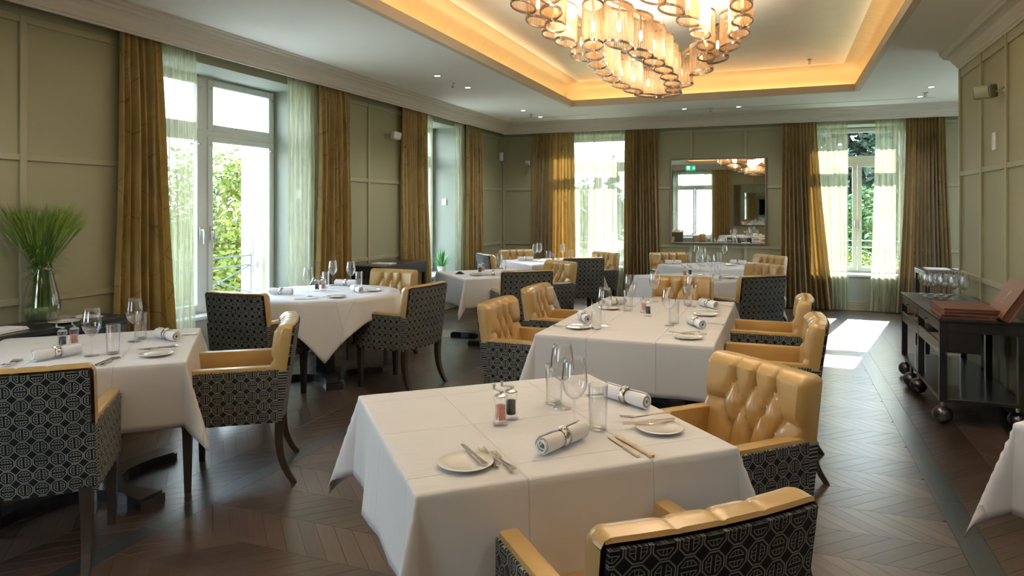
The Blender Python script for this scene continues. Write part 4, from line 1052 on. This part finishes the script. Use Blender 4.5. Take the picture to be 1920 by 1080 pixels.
put('napkin', (-3.924, 5.633), 10, 'rolled napkin at the back of the round table')
put('plate', (-3.482, 4.862), 0, 'side plate at the near side of the round table'); put('plate', (-3.436, 5.361), 0, 'side plate at the right of the round table')
put2('knife', (-3.736, 4.617), (-3.544, 4.728), 'knife '+t+' right of the left napkin'); put2('fork', (-3.668, 4.715), (-3.558, 4.907), 'fork '+t+' left of the near plate'); put('knife', (-3.481, 5.476), -120, 'knife resting on the right plate '+t, .014)
t = 'of the long table'
put('plate', (-0.493, 4.063), 0, 'side plate at the near right '+t); put2('knife', (-0.378, 4.143), (-0.611, 4.124), 'knife resting on the near right plate '+t, .014); put2('fork', (-0.414, 4.165), (-0.643, 4.149), 'fork resting on the near right plate '+t, .014)
put2('napkin', (-0.584, 4.647), (-0.411, 4.334), 'rolled napkin at the near right '+t); put2('knife', (-0.372, 4.618), (-0.494, 4.636), 'knife beyond the near right napkin '+t)
put('plate', (-0.487, 4.976), 0, 'side plate at the far right '+t); put2('knife', (-0.372, 5.072), (-0.599, 5.091), 'knife resting on the far right plate '+t, .014)
put2('napkin', (-0.595, 5.504), (-0.417, 5.273), 'rolled napkin at the far right '+t); put2('knife', (-0.365, 5.500), (-0.481, 5.580), 'knife beyond the far right napkin '+t)
put2('napkin', (-1.305, 4.606), (-1.120, 4.262), 'rolled napkin at the near left '+t); put2('knife', (-1.341, 4.176), (-1.150, 4.146), 'knife at the near left '+t); put('plate', (-1.174, 4.157), 0, 'side plate at the near left '+t)
put('napkin', (-1.191, 5.241), 235, 'rolled napkin at the far left '+t); put('knife', (-1.268, 5.543), 85, 'knife at the far left '+t); put('plate', (-1.183, 5.032), 0, 'side plate at the far left '+t)
put('tumbler', (-1.064, 4.180), 0, 'water tumbler at the near left '+t); put('wine', (-1.042, 4.313), 0, 'wine glass at the near left '+t)
put('tumbler', (-1.034, 5.005), 0, 'water tumbler at the far left '+t); put('wine', (-1.064, 5.228), 0, 'wine glass at the far left '+t)
put('pepper', (-0.855, 4.807), 200, 'pepper mill in the middle '+t); put('salt', (-0.914, 4.968), 100, 'salt mill in the middle '+t)
put('wine', (-0.661, 4.462), 0, 'wine glass at the near right '+t); put('tumbler', (-0.641, 4.557), 0, 'water tumbler at the near right '+t)
put('wine', (-0.627, 5.398), 0, 'wine glass at the far right '+t); put('tumbler', (-0.661, 5.447), 0, 'water tumbler at the far right '+t)
put('wine', (-0.935, 5.569), 0, 'wine glass at the far head '+t)
t = 'on the small table by the second left window'
put('pepper', (-3.220, 7.257), 200, 'pepper mill '+t); put('salt', (-3.238, 7.391), 160, 'salt mill '+t); put('wine', (-2.965, 7.219), 0, 'wine glass '+t); put('napkin', (-2.979, 7.080), 200, 'rolled napkin '+t)
put('plate', (-3.156, 7.011), 0, 'side plate '+t); put('knife', (-3.176, 7.069), 60, 'knife resting on the plate '+t, .014); put('tumbler', (-2.992, 7.416), 0, 'water tumbler '+t)
t = 'on the far corner table'
put('wine', (-3.274, 9.320), 0, 'wine glass '+t+', leftmost'); put('wine', (-3.284, 9.537), 0, 'wine glass '+t+', second from the left'); put('wine', (-2.933, 9.562), 0, 'wine glass '+t+', rightmost')
put('tumbler', (-3.033, 9.201), 0, 'water tumbler '+t+', left'); put('tumbler', (-2.825, 9.604), 0, 'water tumbler '+t+', right'); put('salt', (-2.971, 9.226), 160, 'salt mill '+t)
put('napkin', (-3.402, 9.270), 30, 'rolled napkin '+t+', left'); put('napkin', (-2.837, 9.074), -40, 'rolled napkin '+t+', right'); put('plate', (-2.838, 9.382), 0, 'side plate '+t)
t = 'on the table behind the long one'
put('salt', (-0.972, 7.733), 160, 'salt mill '+t); put('pepper', (-0.925, 7.815), 200, 'pepper mill '+t); put('wine', (-0.710, 7.898), 0, 'wine glass '+t+', right'); put('tumbler', (-0.639, 7.862), 0, 'water tumbler '+t)
put('wine', (-0.845, 8.043), 0, 'wine glass '+t+', left'); put('napkin', (-0.652, 7.494), -45, 'rolled napkin '+t); put('plate', (-0.491, 7.734), 0, 'side plate '+t); put('knife', (-0.489, 7.796), -60, 'knife resting on the plate '+t, .014)
t = 'on the table below the mirror'
put('wine', (-1.080, 9.859), 0, 'wine glass '+t+', left one of the two standing out'); put('wine', (-0.713, 10.002), 0, 'wine glass '+t+', right one of the two standing out')
put('tumbler', (-1.158, 9.728), 0, 'water tumbler '+t+', leftmost'); put('tumbler', (-0.767, 9.781), 0, 'water tumbler '+t+', right'); put('wine', (-0.932, 9.250), 0, 'wine glass '+t+' at its near corner')
put('napkin', (-0.519, 9.685), -20, 'rolled napkin '+t+', right'); put('napkin', (-1.331, 9.369), 30, 'rolled napkin '+t+', left'); put('plate', (-0.601, 9.469), 0, 'side plate '+t)
o = tag(MB().add([(-.05, -.03, 0), (.05, -.03, 0), (.05, .03, 0), (-.05, .03, 0), (-.01, -.01, .03), (.01, -.01, .03), (.01, .01, .03), (-.01, .01, .03)], [(3, 2, 1, 0), (4, 5, 6, 7), (0, 1, 5, 4), (1, 2, 6, 5), (2, 3, 7, 6), (3, 0, 4, 7)]).ob('black_pointed_object', M['black']), 'small black pointed object on the small table by the second left window', 'ornament')  # small black tapered block of no known use
o.location = (*(-3.409, 7.114), TZ)

# ------------------------------------------------------------------ sideboard with the vase
sb = emp('sideboard', 'black sideboard along the left wall under the vase', 'sideboard', (-4.335, 2.55, 0))
MB().rbox(-.195, .195, -.90, .90, .735, .770, .004, 1).ob('top', M['dark'], sb)
MB().rbox(-.185, .170, -.88, .88, .10, .735, .003, 1).ob('body', M['dark'], sb)
for k in range(3):
    y0 = -.87+k*.583; d = MB().rbox(.170, .190, y0, y0+.573, .12, .72, .003, 1).ob('door', M['dark'], sb); MB().rbox(.190, .205, y0+.50, y0+.52, .38, .50, .004, 1).ob('handle', M['steel'], d)
MB().box(-.17, .15, -.86, .86, 0, .10).ob('plinth', M['dark'], sb)
VX, VY = -4.385, 3.0; SZ = .7705
vase = emp('glass_vase', 'clear glass pear shaped vase on the sideboard, holding barley', 'vase', (VX, VY, SZ))
MB().lathe([(0, .0), (.055, .0), (.060, .004), (.088, .035), (.103, .075), (.105, .11), (.094, .18), (.072, .27), (.058, .34), (.053, .385), (.050, .385), (.055, .34), (.069, .27), (.090, .18), (.100, .11), (.098, .077), (.083, .04), (.05, .016), (0, .014)], 40).ob('vase_body', M['vase'], vase, 'all')
MB().lathe([(0, .017), (.05, .018), (.081, .041), (.096, .078), (.098, .105), (0, .105)], 32).ob('water', M['water'], vase, 'all')
bar = emp('barley_bunch', 'dense bunch of green bearded barley standing in the glass vase', 'plant', (VX, VY, SZ))
rr = random.Random(5); st, aw, lf = MB(), MB(), MB()
for k in range(150):
    a = rr.uniform(0, 2*pi); q = sqrt(rr.random()); x0, y0 = cos(a)*.045*q, sin(a)*.045*q
    b = a+rr.uniform(-.4, .4); h = rr.uniform(.50, .64)
    ex = max(-.135, min(.4, cos(b)*.23*q)); ey = sin(b)*.235*q
    n0 = Vector((x0*1.1+rr.uniform(-.02, .02), y0*1.1+rr.uniform(-.02, .02), .025)); n1 = Vector((x0*.95, y0*.95, .36)); tip = Vector((ex*.72, ey*.72, h))
    top = Vector((ex, ey, h+.085)); st.tube([n0, n1, tip*.5+n1*.5+Vector((0, 0, .0)), tip], .0022, 3, False)
    d = (top-tip).normalized(); aw.tube([tip, tip+d*.03, tip+d*.07, tip+d*.085], [.002, .0058, .005, .001], 5)
    for w in range(15):
        v = (d+Vector((rr.gauss(0, .22), rr.gauss(0, .22), rr.gauss(0, .1)))).normalized(); s0 = tip+d*rr.uniform(.01, .08); L = rr.uniform(.07, .14)
        e = s0+v*L; e.x = max(e.x, -.165); u = v.cross(Vector((0, 1, .3))).normalized()*.0011; aw.add([s0-u, s0+u, e], [(0, 1, 2)])
    if k % 2 == 0:
        z = rr.uniform(.25, .5); v = Vector((cos(b)*.8, sin(b), .35)).normalized(); p = n1*(1-(z-.25))+tip*(z-.25); p.z = z; L = rr.uniform(.08, .17); e = p+v*L-Vector((0, 0, .05)); e.x = max(e.x, -.165); m_ = (p+e)/2+Vector((0, 0, .03)); u = Vector((-sin(b), cos(b), 0))*.004
        lf.add([p-u, p+u, m_+u, m_-u, e], [(0, 1, 2, 3), (3, 2, 4)])
for mb_, nm, mm in ((st, 'stems', 'stem'), (aw, 'ears', 'awn'), (lf, 'leaves', 'stem')): mb_.ob(nm, M[mm], bar)['kind'] = 'stuff'
def folded(x, y, z, deg, lx, ly, n, label, cat='napkin', m='napkin', name='folded_napkin', th=.006):
    o = emp(name, label, cat, (x, y, z), radians(deg)); 
    for k in range(n):
        MB().rbox(-lx/2+.004*(k % 2), lx/2-.003*k, -ly/2, ly/2-.004*k, k*th+.0005, (k+1)*th, .002, 1).ob('layer', M[m], o)
    return o
folded(-4.28, 2.66, SZ, 12, .16, .30, 3, 'stack of folded white napkins left of the vase'); folded(-4.36, 3.28, SZ, 80, .13, .20, 1, 'single folded napkin at the right end of the sideboard')
for x, y, lb in ((-4.26, 3.06, 'side plate in front of the vase on the sideboard'), (-4.44, 3.16, 'side plate behind the vase on the sideboard')):
    q = put('plate', (x, y), 0, lb, SZ-TZ, (1.1, 1.1, 1))

# small black console between the windows and the fern behind it
cs = emp('console_table', 'small black console table between the two left windows', 'table', (-4.28, 7.05, 0))
MB().rbox(-.2, .2, -.52, .52, .72, .86, .004, 1).ob('top', M['dark'], cs)
for sx in (-1, 1):
    for sy in (-1, 1): MB().rbox(sx*.175-.022, sx*.175+.022, sy*.49-.022, sy*.49+.022, 0, .72, .003, 1).ob('leg', M['dark'], cs)
folded(-4.25, 6.85, .8605, 90, .16, .24, 2, 'folded napkins on the console between the left windows')
fp = emp('potted_plant', 'spiky green potted plant on the second left window sill', 'plant', (-4.74, 9.26, .5305))
MB().lathe([(0, 0), (.05, 0), (.07, .10), (.074, .105), (.066, .105), (.06, .09), (0, .09)], 20).ob('pot', M['china'], fp, True)
lf = MB(); rr = random.Random(9)
for k in range(46):
    a = rr.uniform(0, 2*pi); sp_ = rr.uniform(.1, 1.2); L = rr.uniform(.22, .36); d = Vector((cos(a)*sp_, sin(a)*sp_, 1)).normalized(); u = Vector((-sin(a), cos(a), 0))*.008
    p0 = Vector((cos(a)*.02, sin(a)*.02, .08)); p1 = p0+d*L*.55; p2 = p0+d*L+Vector((cos(a), sin(a), 0))*.05*sp_-Vector((0, 0, .04*sp_)); lf.add([p0-u, p0+u, p1+u, p1-u, p2], [(0, 1, 2, 3), (3, 2, 4)])
lf.ob('leaves', mat('fern_green', (.12, .40, .10), .5, nscale=20, amt=.3), fp)['kind'] = 'stuff'

# ------------------------------------------------------------------ serving trolley
tr = emp('serving_trolley', 'black wooden serving trolley on ball castors along the right wall', 'trolley', (1.28, 6.31, 0))
x0, x1, y0, y1, zt = -.25, .25, -.81, .81, .74
MB().rbox(x0-.005, x1+.005, y0-.005, y1+.005, zt-.022, zt, .003, 1).ob('top', M['dark'], tr)
for yy in (y0, -.02, y1-.045):
    for xx in (x0, x1-.045): MB().rbox(xx, xx+.045, yy, yy+.045, .185, zt-.022, .003, 1).ob('leg', M['dark'], tr)
MB().rbox(x0+.045, x1-.045, y0+.002, y0+.022, .645, zt-.022, .002, 1).ob('end_rail', M['dark'], tr)
MB().rbox(x0+.045, x1-.045, y1-.022, y1-.002, .645, zt-.022, .002, 1).ob('end_rail', M['dark'], tr)
MB().rbox(x1-.022, x1-.002, y0+.045, y1-.045, .645, zt-.022, .002, 1).ob('side_rail', M['dark'], tr)
M['drawer'] = mat('lit_pale_front', (.10, .085, .065), .3, nscale=12, amt=.3, coat=.3)  # drawers' grey-beige sheen put into dark wood's colour; also serves the paler shelf lip
for k, (a, b) in enumerate(((y0+.047, -.022), (.027, y1-.047))):
    d = MB().rbox(x0+.001, x0+.02, a, b, .645, zt-.026, .003, 1).ob('drawer', M['drawer'], tr)
    kb = MB(); c_ = (a+b)/2; kb.tube([(x0+.001, c_, .682), (x0-.02, c_, .682)], .004, 8); kb.rbox(x0-.027, x0-.018, c_-.035, c_+.035, .677, .688, .002, 1); kb.ob('knob', M['black'], d)
    MB().rbox(x0+.001, x0+.02, a, b, .49, .573, .003, 1).ob('shelf_front', M['drawer'], tr)
    MB().box(x0+.02, x0+.24, a, b, .50, .512).ob('shelf', M['dark'], tr)
MB().box(x0+.045, x0+.245, y0+.004, y0+.016, .512, .645).ob('end_panel', M['dark'], tr)
MB().box(x0+.235, x0+.245, y0+.02, y1-.02, .50, .645).ob('partition', M['dark'], tr)
MB().rbox(x0, x1, y0, y1, .165, .19, .003, 1).ob('lower_shelf', M['dark'], tr)
for xx, yy in ((x0+.03, y0+.07), (x1-.03, y0+.07), (x0+.0, .30), (x0+.02, .10), (x0+.03, y1-.07), (x1-.03, y1-.07)):
    c_ = MB(); c_.lathe([(0, -.063), (.025, -.058), (.048, -.041), (.061, -.016), (.061, .016), (.048, .041), (.025, .058), (0, .063)], 20, (0, 0, 0))
    T = Matrix.Translation((xx, yy, .0635)) @ Matrix.Rotation(radians(80), 4, 'X'); c_.v = [tuple(T @ Vector(v)) for v in c_.v]
    q = c_.ob('castor', M['leg' if False else 'dark'], tr, 'all'); MB().tube([(xx, yy, .10), (xx, yy, .17)], .012, 8).ob('castor_stem', M['steel'], q)
folded(1.14, 5.95, .5125, 0, .18, .36, 5, 'stack of folded linen on the trolley shelf, nearer', th=.007); folded(1.14, 6.72, .5125, 0, .18, .36, 6, 'stack of folded linen on the trolley shelf, farther', th=.007)
k = 0
for i in range(5):
    for j in range(4):
        if i == 4 and j == 0: continue
        x, y = 1.19+.078*j+.02*(i % 2), 7.04-.095*i; k += 1
        PR['wine'].put(x, y, .7405, 0, 'wine glass on the trolley, %s row from the back, %s' % (('first', 'second', 'third', 'fourth', 'fifth')[i], ('leftmost', 'second from the left', 'third from the left', 'nearest the wall')[j]), 'wine glasses grouped on the trolley', (.88, .88, .84))
ms = (1.215, 5.735)
for k in range(3):
    o = emp('menu_folder', ('bottom', 'middle', 'top')[k]+' brown leather menu folder of the stack on the trolley', 'menu', (ms[0]+.004*k, ms[1]-.003*k, .7405+k*.024), radians((-2, 1.5, 0)[k]), 'brown menu folders on the trolley')
    MB().rbox(-.165, .165, -.21, .21, .018, .0225, .002, 1).rbox(-.165, .165, -.21, .21, .0, .0045, .002, 1).rbox(-.165, -.160, -.21, .21, .002, .021, .002, 1).ob('cover', M['menu'], o); MB().box(-.158, .158, -.204, .204, .0045, .018).ob('pages', M['pages'], o)
o = emp('menu_folder', 'thick brown leather menu folder leaning on the right wall, embossed emblem', 'menu', (1.415, 5.62, .7405), 0, 'brown menu folders on the trolley')
T = Matrix.Rotation(radians(-62), 4, 'Y') @ Matrix.Translation((0, 0, 0))
def tilt(mb_): mb_.v = [tuple(Matrix.Rotation(radians(-58), 4, 'Y') @ Vector(v)) for v in mb_.v]; return mb_
tilt(MB().rbox(0, .29, -.19, .19, .050, .056, .002, 1).rbox(0, .29, -.19, .19, .0, .006, .002, 1).rbox(0, .006, -.19, .19, .002, .054, .002, 1)).ob('cover', M['menu'], o)
tilt(MB().box(.008, .284, -.184, .184, .006, .050)).ob('pages', M['pages'], o)
em = MB()
for s_ in (-1, 1): em.tube([(.17, s_*.004, .0565), (.20, s_*.02, .0565), (.19, s_*.035, .0565), (.165, s_*.03, .0565)], .0012, 4)
em.tube([(.12, 0, .0565), (.20, 0, .0565)], .0014, 4); em.tube([(.105, -.03, .0565), (.105, .03, .0565)], .0014, 4); tilt(em).ob('emblem', M['gold'], o)
# console in the bay behind the wall corner
c2 = emp('console_table', 'black console table at the far right before the dark curtain', 'table', (1.80, 8.42, 0))
MB().rbox(-.41, .41, -.30, .30, .80, .85, .004, 1).ob('top', M['dark'], c2)
for sx in (-1, 1):
    for sy in (-1, 1): MB().rbox(sx*.385-.022, sx*.385+.022, sy*.275-.022, sy*.275+.022, 0, .80, .003, 1).ob('leg', M['dark'], c2)
folded(1.56, 8.45, .8505, 0, .22, .3, 2, 'folded napkins on the far right console, left pile'); folded(1.84, 8.5, .8505, 10, .2, .28, 1, 'folded napkin on the far right console, right pile')

# ------------------------------------------------------------------ chandelier
CC = Vector((-.85, 2.9, H+.31))
ch = emp('chandelier', 'large tiered chandelier of rippling oval glass rod cylinders in the gold tray', 'chandelier', CC)
def make_cell(h):
    m = MB(); a, b = .140, .064; n = 40
    ov = lambda t, s=1: (a*s*cos(t)*abs(cos(t))**.15, b*s*sin(t))
    for k in range(n):
        x, y = ov(2*pi*k/n); m.tube([(x, y, .006), (x, y, h)], .0052, 5, False)
    rods_ = m.mesh('all'); rods_.materials.append(M['rods'])
    r = MB(); N = 28; vs = []; fs = []
    for k in range(N):
        t = 2*pi*k/N
        for s_, z in ((1.10, 0), (1.10, .014), (.98, .014), (.98, 0)): x, y = ov(t, s_); vs.append((x, y, z))
    for k in range(N):
        for q in range(4): fs.append((k*4+q, k*4+(q+1) % 4, ((k+1) % N)*4+(q+1) % 4, ((k+1) % N)*4+q))
    r.add(vs, fs); ring = r.mesh('soft'); ring.materials.append(M['cell_ring'])
    g = MB().lathe([(0, h*.35), (.010, h*.37), (.0135, h*.46), (.010, h*.58), (.006, h*.62), (0, h*.62)], 10); bulb = g.mesh('all'); bulb.materials.append(M['bulb'])
    c = MB().tube([(0, 0, h*.6), (0, 0, h+.01)], .006, 6).box(-a, a, -.005, .005, h-.002, h+.01); br = c.mesh(); br.materials.append(M['bronze'])
    return rods_, ring, bulb, br
CELL = make_cell(.25); WIRE = MB()
def cell(x, y, z, ang):
    o = bpy.data.objects.new('glass_cylinder', CELL[0]); COL.objects.link(o); o.parent = ch; o.location = Vector((x, y, z))-CC; o.rotation_euler = (0, 0, ang)
    for nm, me in zip(('rim', 'bulb', 'bracket', 'rim'), CELL[1:]+(CELL[1],)): q = bpy.data.objects.new(nm, me); COL.objects.link(q); q.parent = o
    q.location.z = .245
def chain(pts, step=.292):
    pts = [Vector(p) for p in pts]; out = []; acc = 0; out.append(pts[0].copy()); prev = pts[0]
    for a, b in zip(pts, pts[1:]):
        L = (b-a).length; pos = 0
        while acc+(L-pos) >= step: pos += step-acc; acc = 0; out.append(a.lerp(b, pos/L))
        acc += L-pos
    bars = []
    for k, p in enumerate(out):
        d = (out[min(k+1, len(out)-1)]-out[max(k-1, 0)]); cell(p.x, p.y, p.z, atan2(d.y, d.x)); bars.append(p-CC+Vector((0, 0, .268)))
    for k in range(len(bars)):
        if k % 3 == 0: WIRE.tube([bars[k], (bars[k].x, bars[k].y, 0)], .0012, 4)
    f = MB()
    for a, b in zip(bars, bars[1:]):
        d = (b-a).normalized(); n = Vector((-d.y, d.x, 0))*.008; u = Vector((0, 0, .012)); f.add([a-n-u, a+n-u, b+n-u, b-n-u, a-n+u, a+n+u, b+n+u, b-n+u], [(3, 2, 1, 0), (4, 5, 6, 7), (0, 1, 5, 4), (1, 2, 6, 5), (2, 3, 7, 6), (3, 0, 4, 7)])
    f.ob('frame_bar', M['bronze'], ch)
CH1 = [(-1.073, 4.136, 2.50), (-1.151, 4.478, 2.50), (-1.206, 4.814, 2.50), (-1.227, 5.219, 2.50), (-1.213, 5.573, 2.50), (-1.160, 5.928, 2.50), (-1.066, 6.240, 2.50), (-0.927, 6.262, 2.50), (-0.843, 5.935, 2.50), (-0.801, 5.579, 2.50), (-0.780, 5.189, 2.50), (-0.797, 4.817, 2.50), (-0.842, 4.462, 2.50), (-0.932, 4.146, 2.50), (-1.012, 4.029, 2.50)]
CH2 = [(-1.400, 3.328, 2.72), (-1.446, 3.847, 2.72), (-1.453, 4.087, 2.71), (-1.455, 4.322, 2.69), (-1.444, 4.495, 2.68), (-1.399, 4.755, 2.66)]
CH3 = [(-1.121, 3.374, 2.70), (-1.222, 3.756, 2.68), (-1.286, 3.961, 2.67), (-1.344, 4.242, 2.66), (-1.360, 4.484, 2.63), (-1.346, 4.709, 2.60), (-1.310, 4.865, 2.56), (-1.285, 5.048, 2.53)]
CH4 = [(-0.783, 3.821, 2.74), (-0.675, 4.231, 2.74), (-0.589, 4.552, 2.74), (-0.529, 4.835, 2.72), (-0.504, 5.111, 2.70), (-0.512, 5.395, 2.68), (-0.548, 5.647, 2.66), (-0.599, 5.783, 2.63)]
CH5 = [(-0.204, 3.857, 2.74), (-0.221, 4.479, 2.74), (-0.227, 4.723, 2.72), (-0.257, 4.991, 2.71), (-0.308, 5.194, 2.69), (-0.382, 5.417, 2.67), (-0.458, 5.589, 2.65), (-0.531, 5.718, 2.63), (-0.686, 5.942, 2.59), (-0.767, 5.994, 2.55), (-0.868, 6.109, 2.52)]
for c_ in (CH1, CH2, CH3, CH4, CH5):
    chain(c_)
    chain([(2*CC.x-x, 2*CC.y-y, z) for x, y, z in c_])
WIRE.ob('suspension_wires', M['steel'], ch)
MB().rbox(-.35, .35, -.9, .9, .0+H+.285-CC.z, H+.318-CC.z, .004, 1).ob('canopy', M['white'], ch)
for x, y in ((-.98, 5.75), (-1.0, 5.1), (-1.35, 4.4), (-.45, 4.9), (-.55, 4.0), (-1.1, 3.7), (-.7, 3.2), (-.7, 1.4), (-1.2, 2.2), (-.5, .6)):
    lamp('POINT', 'chandelier_lamp', (x, y, 2.70), 3, (1, .78, .55), shadow_soft_size=.10)
    lamp('SPOT', 'tray_fill_light', (x, y, 2.78), 55, (1, .86, .68), (pi, 0, 0), spot_size=radians(165), spot_blend=.6, shadow_soft_size=.10)  # not a fixture of the chandelier: added to brighten the tray panel
index_kids()
